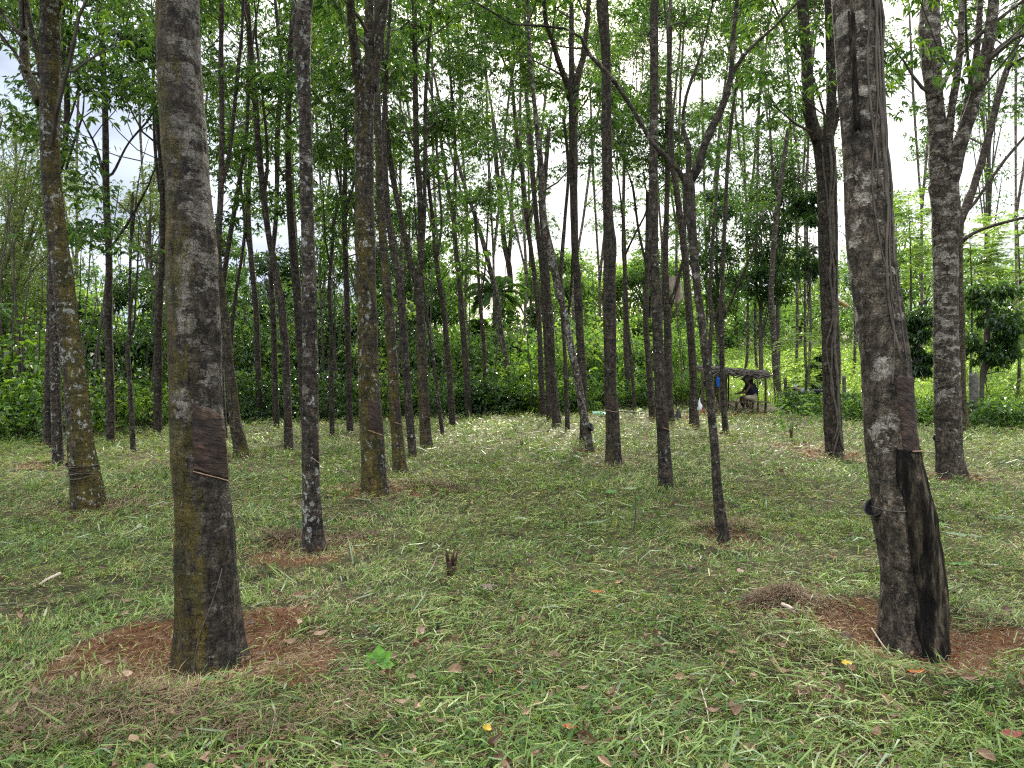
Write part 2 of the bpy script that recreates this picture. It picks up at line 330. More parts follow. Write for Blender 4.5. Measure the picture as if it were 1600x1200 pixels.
def stainmat():
    m, t, o = newmat('stained_bark'); tc = N(t, 'ShaderNodeTexCoord'); mm = N(t, 'ShaderNodeMapping'); mm.inputs['Scale'].default_value = (1, 1, .22); t.links.new(tc.outputs['Object'], mm.inputs[0])
    n1 = noise(t, mm.outputs[0], 34, 8, .68, .3); n2 = noise(t, mm.outputs[0], 9, 4)
    c = ramp(t, [(.42, (.006, .005, .005)), (.50, (.015, .012, .009)), (.56, (.055, .042, .027)), (.64, (.17, .135, .09))], math_(t, 'ADD', math_(t, 'MULTIPLY', n1, .6), math_(t, 'MULTIPLY', n2, .42)))
    b = pbsdf(t, c, .85, .12); bp = N(t, 'ShaderNodeBump'); bp.inputs['Distance'].default_value = .06
    t.links.new(n1, bp.inputs['Height']); t.links.new(bp.outputs[0], b.inputs['Normal']); t.links.new(b.outputs[0], o.inputs[0]); return m
STAIN = stainmat()
CUT = simple('fresh_cut', (.26, .14, .09), .6, .3, (.40, .28, .19), 20)
LATEX = simple('latex', (.7, .68, .62), .4, .5)

# ------------------------------------------------------------------ ground
TREES = []   # filled below
exec_soil = []   # (x, y, radius, amount)
def gz(x, y):
    x = np.asarray(x, float); y = np.asarray(y, float); shp = x.shape; x = x.ravel(); y = y.ravel()
    z = (fbm2(x, y, .35, 3) - .5) * .10 + (fbm2(x, y, 2.6, 9, 3) - .5) * .085 * np.clip(14 / (y + 2), .2, 1)
    hr = np.clip((y - 27) / 60, 0, 1)
    z = z + hr * (1.2 + 5.5 * np.clip((x + 2 - .0 * y) / 22, 0, 1))
    for (sx, sy, sr, sa) in exec_soil:
        if sr < .3: continue
        r = np.hypot(x - sx, (y - sy)); z = z + .055 * sa * np.exp(-((r - sr * 1.12) / (.16 * sr / .6 + .02)) ** 2) - .03 * sa * np.clip(1 - r / sr, 0, 1) * 2
    return z.reshape(shp)
def soil(x, y):
    m = np.zeros_like(x)
    for (sx, sy, sr, sa) in exec_soil:
        a = np.arctan2(y - sy, x - sx); r = np.hypot(x - sx, y - sy)
        rr = sr * (.45 + 1.0 * vn(np.stack([np.cos(a) * 1.7 + sx, np.sin(a) * 1.7 + sy, np.zeros_like(a)], 1), 5))
        m = np.maximum(m, sa * np.clip((rr * (.65 + .7 * fbm2(x, y, 5.0, 230, 3)) - r) / (.35 * sr) + .5, 0, 1))
    return m

# ------------------------------------------------------------------ the rubber trees: outlines measured as (px, py, width) from the foot up
def R(label, pts, limbs=(), moss=.3, mx=0, lichen=.3, patch=.3, dark=.3, soilr=.28, soila=.45, panel=None, crown=1.0, H=13.5, dy=0, cat='rubber tree', name='rubber_tree', zmin=None, D=None, tone=1.25, grp='rubber trees of the plantation'):
    TREES.append(dict(label=label, pts=pts, limbs=limbs, moss=moss, mx=mx, lichen=lichen, patch=patch, dark=dark, soilr=soilr, soila=soila, panel=panel, crown=crown, H=H, dy=dy, cat=cat, name=name, zmin=zmin, D=D, tone=tone, grp=grp))
R('mossy lichen-spotted rubber tree at far left with a brown latex cup tied round its trunk', [(139,800,50),(134,760,47),(130,730,43),(124,680,37),(118,600,33),(108,520,31),(97,420,29),(90,380,29),(80,280,28),(78,200,28),(79,100,29),(80,0,29)],
  [[(64,160,16),(52,135,15),(40,110,14),(38,60,12),(35,0,11)],[(40,60,9),(20,42,7),(0,15,5)],[(40,112,6),(22,80,5),(4,62,4)],[(66,120,10),(58,80,9),(46,30,8),(40,-10,7)]],
  moss=.95, mx=.8, lichen=.75, patch=.25, soilr=.5, soila=.55)
R('slim spotted rubber tree just left of the mossy far-left tree', [(91,730,16),(89,680,16),(87,600,15),(84,500,13),(81,400,11),(79,330,10),(84,200,8),(90,0,8)], moss=.4, lichen=.7, soila=.7, soilr=.45)
R('leftmost rubber tree, its tapped foot dark and undercut', [(76,700,15),(76,640,14),(77,560,12),(79,480,11),(80,400,10),(82,300,9),(100,240,8),(105,150,9),(100,100,8),(98,0,8)], [[(103,265,4),(116,220,4),(128,185,3)],[(101,110,5),(108,70,4),(112,0,4)]], moss=.2, lichen=.4, dark=.7)
R('straight rubber tree at the left jungle edge, forking high up', [(172,693,14),(173,640,13),(171,560,12),(169,500,12),(170,400,10),(166,300,10),(165,200,9),(161,100,8),(154,0,8)], [[(167,290,6),(160,265,5),(150,230,4),(138,205,3)],[(169,275,5),(178,268,4),(200,225,3),(230,190,3)],[(171,390,5),(184,372,4),(205,340,4),(232,290,3)]], moss=.15, lichen=.25)
R('thin pale sapling with a small fork, left of the thick front tree', [(208,710,8),(206,660,8),(203,600,7),(199,545,7),(202,520,5),(203,440,4),(206,330,4),(208,300,3)], [[(200,540,4),(209,510,4),(212,470,3),(215,420,3)],[(205,380,3),(210,340,3),(214,300,2)]], moss=.1, lichen=.6, soilr=.15, crown=.35, H=7)
R('brown knotted rubber tree beside the left of the thick front tree', [(246,678,13),(247,600,12),(247,520,12),(249,470,13),(251,440,10),(254,400,10),(254,300,9),(250,230,8),(240,160,7),(218,90,6),(205,60,5)], [[(250,300,5),(243,240,5),(240,180,4),(239,120,4)],[(251,440,5),(262,410,4),(266,340,4)]], moss=.15, lichen=.2)
R('thick patchy grey front rubber tree on the left with a bare red soil ring', [(329,1040,116),(328,1015,106),(326,980,99),(323,900,93),(318,800,84),(312,745,80),(309,700,80),(305,600,76),(303,500,77),(299,400,75),(294,300,68),(287,200,66),(281,100,63),(278,0,63)],
  moss=.86, mx=-.9, lichen=.28, patch=.9, dark=.55, soilr=.56, soila=1, panel=(299,350,630,735,22))
R('rubber tree leaning left close behind the thick front tree, wide dark foot', [(378,716,25),(374,690,22),(366,650,17),(361,600,16),(355,550,16),(349,480,13),(341,400,10),(345,300,9),(347,200,8),(345,100,7),(346,0,7)], [[(346,290,7),(357,250,6),(364,190,6),(372,110,6),(378,50,5),(380,0,5)]], moss=.6, mx=.7, lichen=.45, panel=(368,383,622,652,4))
R('thin rubber tree wedged between the front tree and the left-leaning one', [(350,688,11),(348,640,10),(345,580,10),(344,500,9),(352,420,8),(366,330,7),(378,260,6),(386,200,5),(388,150,5)], moss=.3, lichen=.3, crown=.8)
R('dark slim rubber tree in the left gap before the dark jungle', [(432,670,10),(430,600,9),(427,500,9),(424,420,8),(432,330,7),(434,200,8),(441,120,7),(436,60,6),(430,0,5)], moss=.2, lichen=.2)
R('rubber tree curving left at mid height, with a tapped band low on its right', [(451,705,14),(450,660,13),(448,600,11),(445,540,12),(440,480,12),(431,430,11),(420,370,9),(411,300,10),(404,230,9),(397,130,9),(392,80,9),(386,0,8)], [[(413,310,6),(418,240,5),(410,150,4),(400,60,4)]], moss=.3, lichen=.3, panel=(449,457,640,668,2))
R('rubber tree hidden low behind the white-spotted slim tree', [(479,690,14),(474,600,13),(468,520,13),(462,430,13),(457,380,12),(452,300,10),(450,200,9),(453,100,9),(459,0,8)], moss=.2, lichen=.3)
R('slim rubber tree with large white lichen patches and a swollen knot at the top', [(491,862,40),(490,845,36),(488,800,30),(486,760,27),(485,700,26),(485,600,25),(484,500,24),(482,400,21),(479,300,21),(477,200,20),(474,120,22),(472,60,28),(475,30,24),(478,0,22)], [[(466,50,13),(460,36,10),(462,20,7),(457,0,5)]], moss=.3, mx=-.6, lichen=.75, patch=.5, soilr=.5, soila=.75, panel=(488,498,662,716,9))
R('very thin wavy rubber sapling left of the thick orange-mossy tree', [(519,683,8),(518,600,7),(517,500,6),(514,460,6),(518,400,5),(522,340,5)], [[(520,360,3),(530,310,3),(534,250,2)],[(517,420,3),(508,370,3),(505,300,2)]], moss=.2, lichen=.4, crown=.7, H=9)
R('dark rubber tree left of the thick orange-mossy tree, forking above the undergrowth', [(547,677,11),(545,600,9),(543,500,9),(540,400,8),(538,330,8),(540,250,6),(541,150,6)], [[(540,340,6),(548,300,5),(556,280,4),(566,240,4)],[(539,330,5),(530,290,4),(520,220,4)]], moss=.2, lichen=.3)
R('thick orange-mossy rubber tree splitting into three limbs at the top', [(587,780,48),(586,765,44),(584,740,40),(582,700,38),(579,640,35),(577,600,33),(574,500,31),(571,400,30),(570,300,29),(568,200,29),(569,150,30),(572,122,36)],
  [[(566,150,20),(560,115,18),(556,90,16),(551,50,14),(547,0,13)],[(574,140,20),(577,100,17),(577,60,16),(577,0,15)],[(580,140,17),(586,105,15),(592,70,13),(596,45,12),(601,0,13)]],
  moss=1.0, mx=-.4, lichen=.7, patch=.25, dark=.4, soilr=.5, soila=.8, panel=(574,596,618,672,10))
R('mossy rubber tree directly right of the thick orange-mossy tree', [(625,743,24),(622,700,20),(617,640,18),(615,600,17),(609,500,16),(600,400,14),(594,300,12),(591,200,11),(588,100,10),(590,0,9)], moss=.9, mx=-.3, lichen=.55, panel=(616,628,620,660,4))
R('narrow grey rubber tree second right of the thick orange-mossy tree', [(646,716,14),(642,680,13),(638,630,12),(633,560,12),(629,500,12),(624,440,12),(616,400,10),(608,350,9),(603,280,8),(600,200,7),(604,100,6)], moss=.3, lichen=.5)
R('rubber tree with a low narrow V fork right of the orange-mossy pair', [(667,703,22),(665,675,18),(663,640,17),(661,600,16),(659,540,15),(656,480,13),(652,430,14)],
  [[(650,440,10),(642,408,9),(636,390,8),(629,350,8),(620,310,9),(613,270,9),(606,220,8),(601,150,7),(598,90,7),(593,0,6)],[(654,436,11),(657,405,10),(658,350,10),(655,290,9),(651,240,9),(649,150,9),(648,50,8),(647,0,8)],[(658,400,7),(663,340,6),(664,250,6),(665,150,6),(671,60,5),(676,0,5)]],
  moss=.75, mx=-.5, lichen=.45, panel=(663,674,612,650,4))
R('rubber tree with an old rotten collar at mid height, centre left', [(707,668,11),(705,630,10),(702,580,9),(698,535,9),(694,490,8),(688,450,8),(681,400,7),(677,350,7),(671,300,6),(666,250,6),(663,200,6)], [[(683,400,5),(690,350,4),(686,290,4),(680,200,4)]], moss=.25, lichen=.3)
R('upright rubber tree forking narrowly, second left of the palm', [(732,652,12),(730,600,10),(726,550,9),(722,500,9),(718,450,8),(713,400,8),(709,340,7)], [[(709,350,6),(701,300,6),(695,260,5),(686,200,5),(680,170,4)],[(710,345,5),(711,280,5),(710,200,5),(703,110,4),(698,0,4)]], moss=.3, lichen=.3)
R('thin pale stem leaning left between two trees at centre left', [(692,682,7),(688,650,7),(684,620,6),(678,570,5),(672,530,5),(664,470,4),(660,430,3)], moss=.1, lichen=.7, soilr=.12, crown=.3, H=6)
R('pale trunk leaning left in front of the palm crown', [(792,642,11),(793,605,11),(791,570,9),(786,540,8),(780,500,8),(775,460,8),(768,430,7),(758,390,8),(748,355,7),(738,325,7),(726,290,6),(716,255,6),(708,220,5)], moss=.1, lichen=.6, patch=.6, H=11, crown=.8, soilr=.2)
R('straight rubber tree just right of the leaning trunk at the palm', [(804,618,11),(800,580,12),(797,520,10),(797,460,9),(796,420,9),(788,380,8),(783,320,7),(776,260,7),(770,180,6)], [[(795,410,6),(799,350,6),(800,290,5),(806,230,5)]], moss=.1, lichen=.2)
R('short-footed rubber tree at the back edge right of centre, beside a pair', [(849,651,10),(846,600,9),(844,540,8),(841,490,8),(838,450,8),(831,400,7),(822,330,7),(815,260,7),(806,200,6),(800,120,5)], moss=.2, lichen=.35)
R('left trunk of the close pair right of centre', [(858,657,9),(857,600,9),(853,520,9),(849,450,9),(845,400,9),(838,340,8),(832,270,8),(828,200,7),(820,130,6),(811,50,6),(808,0,5)], moss=.15, lichen=.3)
R('right thicker trunk of the close pair right of centre', [(871,668,16),(868,640,13),(865,600,11),(859,500,11),(853,420,10),(851,380,9),(848,330,8),(852,270,7),(858,200,6)], [[(852,400,7),(845,330,6),(843,260,6),(836,180,5),(826,90,4),(818,0,4)]], moss=.1, lichen=.25, patch=.4)
R('very thin rubber tree standing between the close pair and the leaning spotted one', [(887,675,8),(885,620,7),(883,560,6),(879,500,6),(876,450,6),(878,400,6),(883,340,5),(888,260,5),(880,180,5)], [[(884,505,4),(892,460,4),(894,410,4)]], moss=.3, lichen=.3)
R('spotted rubber tree leaning left right of centre, black cup on its right side', [(922,707,16),(919,690,14),(914,660,13),(909,635,13),(904,600,12),(894,550,12),(886,510,11),(880,480,11),(872,450,12),(862,400,12),(853,360,11),(848,320,10),(846,260,8),(838,190,7),(828,90,6),(824,0,5)], moss=.2, lichen=.9, patch=.6, tone=1.8, soilr=.3)
R('dark Y-forked rubber tree standing behind the leaning spotted one', [(911,690,12),(912,650,13),(911,600,13),(908,550,12),(905,500,12),(902,430,12),(899,400,11),(897,330,12),(896,250,13),(895,190,13),(895,150,15)],
  [[(892,155,11),(884,125,10),(876,105,9),(868,80,8),(862,60,7),(853,35,7),(850,0,7)],[(895,150,10),(893,100,9),(893,50,8),(893,0,7)],[(898,150,11),(904,115,10),(911,90,9),(917,40,8),(920,0,7)]], moss=.15, lichen=.2, patch=.1, dark=.4)
R('stout dark brown rubber tree right of centre with a swollen waist', [(959,728,28),(958,700,23),(957,650,21),(954,600,19),(953,500,20),(952,430,20),(953,385,21),(951,350,17),(949,300,16),(948,200,16),(947,100,15),(941,0,18)], moss=.35, mx=-.8, lichen=.2, patch=.2, dark=.5, panel=(946,963,615,640,4), soilr=.4, soila=.5)
R('grey rubber tree with a whitish scar near its foot, right of the stout one', [(1041,767,24),(1040,740,22),(1037,690,19),(1033,640,18),(1031,600,17),(1027,500,17),(1022,400,15),(1021,300,14),(1021,200,13),(1022,100,13),(1023,0,14)], moss=.25, mx=.6, lichen=.35, patch=.4, panel=(1035,1047,630,668,5))
R('rubber tree half hidden behind the grey one, slightly to its left', [(1020,655,11),(1017,620,10),(1013,560,9),(1009,500,9),(1010,450,8),(1011,400,7),(1012,300,6)], [[(1011,420,4),(998,360,4),(990,300,4)]], moss=.2, lichen=.2)
R('brown rubber tree forking low with a dry palm sheath lodged in its fork', [(1048,659,15),(1045,630,13),(1044,580,12),(1043,500,12),(1042,476,14)], [[(1041,480,11),(1040,455,11),(1040,410,9),(1041,350,8),(1043,270,8),(1042,200,7),(1046,100,7),(1048,0,6)],[(1046,480,8),(1053,458,7),(1058,445,6),(1065,415,5),(1070,390,5),(1070,340,4)]], moss=.1, lichen=.2)
R('rubber tree with a white plastic bag hung on its foot', [(1085,666,17),(1084,640,14),(1083,590,12),(1079,520,12),(1075,460,11),(1070,400,11),(1063,340,10),(1056,290,9),(1050,250,8),(1048,180,7)], moss=.25, lichen=.2, dark=.5)
R('slender rubber tree right of centre with a low wide fork and a long arching bough', [(1131,851,24),(1128,825,20),(1124,790,17),(1120,750,14),(1117,700,13),(1112,650,12),(1108,600,13),(1102,550,12),(1096,500,12),(1089,450,12),(1085,400,13),(1080,350,15),(1077,300,17),(1074,272,19)],
  [[(1072,285,9),(1060,265,8),(1040,245,8),(1020,225,7),(1003,195,7),(985,165,7),(965,135,7),(945,108,7),(928,98,8),(915,75,5),(905,55,5),(880,44,4),(840,40,4),(800,38,3)],[(1075,280,9),(1076,250,8),(1075,222,8),(1068,207,7),(1067,180,5),(1075,140,5),(1090,100,4)],[(1078,285,15),(1090,262,14),(1105,215,12),(1120,185,12),(1135,150,10),(1143,110,8),(1145,60,7),(1150,20,6),(1151,0,6)],[(1138,140,6),(1150,103,6),(1175,72,5),(1200,52,4),(1250,0,4)]],
  moss=.2, lichen=.4, patch=.5, soilr=.4, soila=.7)
R('thin dark rubber tree with a side branch, in front of the shelter', [(1134,676,10),(1131,640,9),(1129,600,8),(1128,540,8),(1128,495,8),(1129,440,6),(1131,380,6),(1134,320,6),(1138,240,6),(1145,170,5),(1155,100,5)], [[(1129,498,5),(1140,478,5),(1150,452,4),(1162,425,4),(1176,395,3)]], moss=.15, lichen=.2, dark=.4)
R('pale spotted rubber tree right of the shelter', [(1217,638,13),(1215,610,12),(1211,560,10),(1208,510,9),(1205,460,8),(1207,410,8),(1211,360,8),(1216,310,8),(1223,260,7),(1232,200,6)], [[(1216,310,5),(1208,270,4),(1203,200,4)]], moss=.2, lichen=.6, patch=.5, soila=.8)
R('vine-draped brown rubber tree forking high, left of the big right tree', [(1305,717,32),(1304,700,28),(1301,650,27),(1299,600,25),(1296,500,24),(1293,400,26),(1291,300,27),(1288,240,30),(1285,212,32)],
  [[(1279,220,20),(1268,190,19),(1263,160,18),(1261,100,17),(1257,50,17),(1253,0,17)],[(1292,220,18),(1298,180,16),(1299,130,15),(1297,60,14),(1295,0,14)],[(1298,215,7),(1306,195,6),(1312,160,6),(1316,100,5)]], moss=.15, lichen=.15, patch=.3, dark=.3, soilr=.55, soila=.9)
R('big front rubber tree on the right, dark tapped bark with black stained foot', [(1431,1022,106),(1429,1000,99),(1427,900,93),(1411,800,91),(1403,750,82),(1394,700,74),(1389,650,72),(1385,600,70),(1381,550,69),(1374,500,67),(1361,400,67),(1356,300,64),(1350,200,65),(1343,100,67),(1338,0,68)],
  moss=.2, mx=.7, lichen=.3, patch=.62, tone=2.3, dark=.6, soilr=.56, soila=1, panel=None)
R('grey rubber tree at the right edge opening into a broad three-limbed fork', [(1488,750,46),(1486,730,42),(1483,700,38),(1481,650,37),(1480,600,36),(1478,500,35),(1477,400,35),(1478,330,40),(1474,290,43)],
  [[(1468,300,28),(1466,250,27),(1465,200,25),(1458,130,27),(1453,60,31),(1452,30,30),(1455,0,27)],[(1482,300,25),(1492,255,23),(1505,210,20),(1522,160,18),(1537,105,18),(1546,60,17),(1553,0,15)],[(1480,260,12),(1483,210,12),(1487,170,11),(1495,120,11),(1501,60,9),(1503,0,9)],[(1488,255,10),(1502,200,9),(1515,140,9),(1526,80,9),(1532,0,8)],[(1466,150,8),(1490,100,7),(1530,55,6),(1580,15,5),(1600,0,4)],[(1540,100,5),(1560,75,5),(1600,45,4)]],
  moss=.3, mx=.5, lichen=.35, patch=.75, tone=1.8, soilr=.4, soila=.6)
R('reddish mossy rubber tree tight behind the right-edge grey one, with pale side boughs', [(1507,673,15),(1505,640,13),(1503,600,11),(1501,500,12),(1498,420,12),(1498,360,13),(1501,335,14)],
  [[(1501,345,13),(1512,315,13),(1522,290,11),(1540,230,11),(1553,180,10),(1560,150,10),(1573,110,9),(1586,75,8),(1596,30,8),(1600,-5,7)],[(1502,338,6),(1522,318,5),(1545,285,5),(1570,250,5),(1600,215,4),(1640,170,3)],[(1502,378,7),(1520,365,5),(1550,353,5),(1600,340,4),(1650,330,3)],[(1574,108,5),(1590,95,4),(1620,80,4)]],
  moss=.8, mx=.9, lichen=.4, patch=.3)
# thinner trees further back that show between the others
for l, p, lb in [
 ('hair-thin far rubber tree against the bright gap right of the stout tree', [(985,640,9),(981,600,8),(978,540,8),(977,470,7),(976,400,6),(974,330,5),(975,260,5),(972,180,4)], [[(976,400,4),(990,370,3),(1006,340,3)],[(975,270,3),(985,220,3),(995,160,3)]]),
 ('far slanting stem between the stout tree and the hair-thin one', [(992,647,6),(989,600,6),(986,560,5),(980,500,5)], []),
 ('far rubber tree between the fork-low tree and the shelter', [(1110,640,8),(1109,580,7),(1110,530,7),(1112,500,7),(1109,460,6),(1111,420,5),(1116,340,5),(1124,240,4)], [[(1113,500,5),(1123,480,4),(1128,440,4)]]),
 ('far rubber tree seen low between the curving tree and its dark neighbour', [(405,660,10),(404,600,10),(402,540,9),(400,480,9),(392,400,8),(388,320,7),(392,230,6)], [[(396,420,4),(384,360,4),(376,280,3)]]),
 ('leaning far stem left of the curving rubber tree', [(357,660,7),(360,600,6),(362,520,6),(368,460,5),(378,400,5),(386,330,4)], []),
 ('far rubber tree with twin stems left of the palm', [(757,650,7),(757,600,6),(756,540,6),(750,470,5),(746,400,5),(742,330,5)], [[(750,470,4),(758,420,3),(762,350,3)]]),
]:
    R(l, p, lb, moss=.15, lichen=.3, crown=.8, soilr=.1, dy=2)
for k_, (px_, tl, fk, D_, cr_, lb_) in enumerate([
 (128, -14, 420, 33, .55, 'far slender tree leaning left, right of the mossy far-left trunk'), (225, 8, 380, 35, .6, 'far slender tree between the sapling and the knotted brown trunk'),
 (301, 4, 400, 34, 1.0, 'far tree glimpsed straight behind the thick patchy front tree'), (388, -10, 330, 37, 1.0, 'far slender tree just right of the left-leaning dark-footed trunk'),
 (462, 8, 420, 36, 1.0, 'far slender tree close left of the white-spotted slim trunk'), (503, 6, 360, 38, 1.1, 'far slender tree close right of the white-spotted slim trunk'),
 (533, 10, 400, 34, 1.1, 'far slender tree between the wavy sapling and its dark neighbour'), (556, 14, 300, 40, 1.1, 'far slender tree touching the left side of the orange-mossy trunk'),
 (641, -20, 420, 36, 1.1, 'far leaning tree inside the row of mossy trunks'), (697, -24, 380, 39, 1.0, 'far tree leaning left beyond the collared trunk'),
 (748, -30, 330, 42, 1.0, 'far tree leaning left, above and left of the palm'), (765, 10, 390, 40, 1.0, 'far upright tree above the palm crown'),
 (818, 16, 350, 41, .9, 'far tree leaning right between the palm and the close pair'), (838, -26, 420, 37, .9, 'far tree crossing behind the left of the close pair'),
 (878, 26, 430, 36, .8, 'far tree leaning right behind the spotted leaning trunk'), (932, 8, 430, 44, .45, 'far thin tree between the Y-forked and the stout trunks'),
 (1031, 6, 380, 40, .6, 'far thin tree just right of the grey scarred trunk'), (1062, -8, 350, 42, .8, 'far thin tree right of the palm sheath'),
 (1095, 14, 380, 38, .9, 'far thin tree left of the wide-forked slender tree at mid height'), (1160, 12, 340, 39, 1.1, 'far tree standing behind the shelter roof'),
 (1187, -10, 400, 36, 1.1, 'far tree behind the right post of the shelter'), (1240, 8, 360, 40, 1.1, 'far tree above the feathery seedling tree'),
 (1262, -6, 330, 35, 1.2, 'far tree tight left of the vine-draped trunk'), (1332, 6, 350, 38, .8, 'far thin tree between the vine-draped and the big right trunks'),
 (1437, 5, 320, 40, .6, 'far thin tree between the big right trunk and the right-edge fork'), (1575, 20, 330, 42, .4, 'far thin tree at the right edge beyond the feathery tree')]):
    t1 = tl * .3
    R(lb_, [(px_, 640, 5), (px_ + t1 * 2.2, 540, 4.4), (px_ + tl * .6, fk, 4)], [[(px_ + tl * .6, fk + 8, 3.6), (px_ + tl - 8, fk - 70, 3.4), (px_ + tl * 1.5 - 18, fk - 180, 4), (px_ + tl * 2 - 26, fk - 300, 3)], [(px_ + tl * .6, fk + 8, 5), (px_ + tl + 6, fk - 80, 4), (px_ + tl * 1.4 + 12, fk - 200, 4), (px_ + tl * 1.8 + 22, fk - 320, 3)]], moss=.1, lichen=.4, patch=.6, tone=2.2, soilr=0, D=D_, H=14.5, crown=cr_, zmin=(HY - 395) / F * D_ + 1.5, grp='far slender trees behind the plantation')
for T in TREES:
    x0, y0, w0 = T['pts'][0]; T['d'] = T['D'] or dep(y0) * (1 + .42 * w0 / F)
    if T['soilr']: b = P(x0, y0, T['d']); exec_soil.append((b[0], b[1], T['soilr'], T['soila']))
exec_soil += [(2.1, 8.3, .3, .35), (-.25, 7.3, .2, .2), (P(1070, 660, 22)[0], 23, 1.0, .5), (P(1170, 650, 25)[0], 25, 1.6, .5), (P(1260,700,14)[0], 14.2, .5, .6), (P(640,765,9)[0], 9.4, .35, .8), (P(540,770,9)[0], 9.2, .3, .6), (-3.5, 3.3, .7, .3)]

# ---- ground sheet
xs = np.concatenate([-np.geomspace(500, 9, 34), np.linspace(-8.8, 8.8, 300), np.geomspace(9, 500, 34)])
ys = np.concatenate([np.linspace(-30, 1.6, 14), np.linspace(1.7, 9, 210), np.geomspace(9.05, 34, 150), np.geomspace(34.5, 900, 60)])
X, Y = np.meshgrid(xs, ys); Z = gz(X, Y); nx = len(xs); ny = len(ys)
i = np.arange(ny - 1)[:, None] * nx + np.arange(nx - 1)[None]; Q = np.stack([i, i + 1, i + nx + 1, i + nx], -1).reshape(-1, 4)
gm, t, o = newmat('ground_soil'); tc = N(t, 'ShaderNodeTexCoord'); oc = tc.outputs['Object']
gcol = ramp(t, [(.28, (.016, .017, .008)), (.45, (.045, .045, .02)), (.62, (.10, .09, .042)), (.8, (.13, .095, .055))], noise(t, oc, 3.5, 8, .7))
gcol = mixc(t, .5, gcol, ramp(t, [(.3, (.3, .3, .3)), (.65, (1.5, 1.5, 1.4))], noise(t, oc, 45, 4, .7)), 'MULTIPLY')
scol = ramp(t, [(.25, (.04, .020, .011)), (.5, (.13, .062, .030)), (.8, (.26, .135, .07))], noise(t, oc, 26, 8, .72))
sa = N(t, 'ShaderNodeAttribute', attribute_name='soil')
sf = math_(t, 'MULTIPLY', math_(t, 'SUBTRACT', math_(t, 'ADD', sa.outputs['Fac'], math_(t, 'MULTIPLY', noise(t, oc, 6, 7, .75), 1.5)), 1.15), 2.6, clamp=True)
gc = mixc(t, sf, gcol, scol); b = pbsdf(t, gc, .95, .15)
bp = N(t, 'ShaderNodeBump'); bp.inputs['Distance'].default_value = .03; t.links.new(noise(t, oc, 60, 6, .75), bp.inputs['Height']); t.links.new(bp.outputs[0], b.inputs['Normal']); t.links.new(b.outputs[0], o.inputs[0])
gme = mesh('ground', np.stack([X, Y, Z], -1).reshape(-1, 3), quads=Q, smooth=True, attrs={'soil': soil(X.ravel(), Y.ravel())})
tag(link('ground', gme, gm), kind='structure')

# ------------------------------------------------------------------ tree building
def proj(p): return 800 + F * p[:, 0] / np.maximum(p[:, 1], .3), HY - F * (p[:, 2] - CH) / np.maximum(p[:, 1], .3)
def rubber_leaves(mb, nodes, per, L, spread=.22, wr=.36):
    """nodes n x 3: umbrella-like groups of three drooping leaflets on long stalks"""
    if len(nodes) == 0: return
    p = np.repeat(nodes, per, 0); n = len(p); a = rng.random(n) * 2 * PI
    h = np.stack([np.cos(a), np.sin(a), rng.normal(.05, .35, n)], 1)
    q = p + h * spread * (.4 + .9 * rng.random((n, 1)))
    px, py = proj(q); far = (py < -140) | (px < -260) | (px > 1860)
    keep = ~far | (rng.random(n) < .3); q = q[keep]; a = a[keep]; far = far[keep]; n = len(q)
    for k in (-1, 0, 1):
        b = a + k * .95 + rng.normal(0, .2, n); pt = rng.normal(-.35, .3, n)
        d = np.stack([np.cos(b) * np.cos(pt), np.sin(b) * np.cos(pt), np.sin(pt)], 1)
        leaves(mb, q, d, L * (.75 + .5 * rng.random(n)) * np.where(far, 1.7, 1), wr)
def branch(start, dirv, length, r0, r1, n=7, wob=.22, up=.12, rg=rng):
    C = [np.append(start, r0)]; d = norm(np.asarray(dirv, float)); s = length / (n - 1)
    for k in range(1, n):
        d = norm(d + rg.normal(0, wob, 3) * .5 + np.array([0, 0, up])); f = k / (n - 1)
        C.append(np.append(C[-1][:3] + d * s, r0 + (r1 - r0) * f))
    return np.array(C)
def foliage_from(skel, tw, lf, zmin, dens, L, d, H, rg, twseg=5, spread=.22, per=6, blen=1.0):
    """skel: list of n x 4 paths; secondary boughs, twigs and leaf groups along what lies above zmin"""
    nodes = []
    for S_ in skel:
        up = S_[S_[:, 2] > zmin]
        if len(up) < 2: continue
        ln = np.linalg.norm(np.diff(up[:, :3], axis=0), axis=1).sum(); nb = int(max(2, ln * 1.05 * dens))
        for _ in range(nb):
            k = rg.integers(0, len(up)); s = up[k]; a = rg.random() * 2 * PI
            bd = np.array([math.cos(a), math.sin(a), .25 + rg.random() * .6]); bl = (1.0 + 1.6 * rg.random()) * blen
            B = branch(s[:3], bd, bl, max(min(s[3] * .45, .03), .012), .006, 6, .3, .08, rg); tw.add(*tube(B, twseg))
            for m in range(3):
                q = B[rg.integers(2, 6)]; a2 = a + rg.normal(0, 1.0)
                C = branch(q[:3], [math.cos(a2), math.sin(a2), rg.normal(.1, .4)], .5 + .6 * rg.random(), .008, .004, 4, .3, 0, rg)
                V_, T_, Q_ = tube(C, 3); tw.add(V_, T_, Q_); nodes += [C[1, :3], C[2, :3], C[3, :3]]
            nodes += [B[4, :3], B[5, :3]]
    if nodes: rubber_leaves(lf, np.array(nodes), per, L, spread)
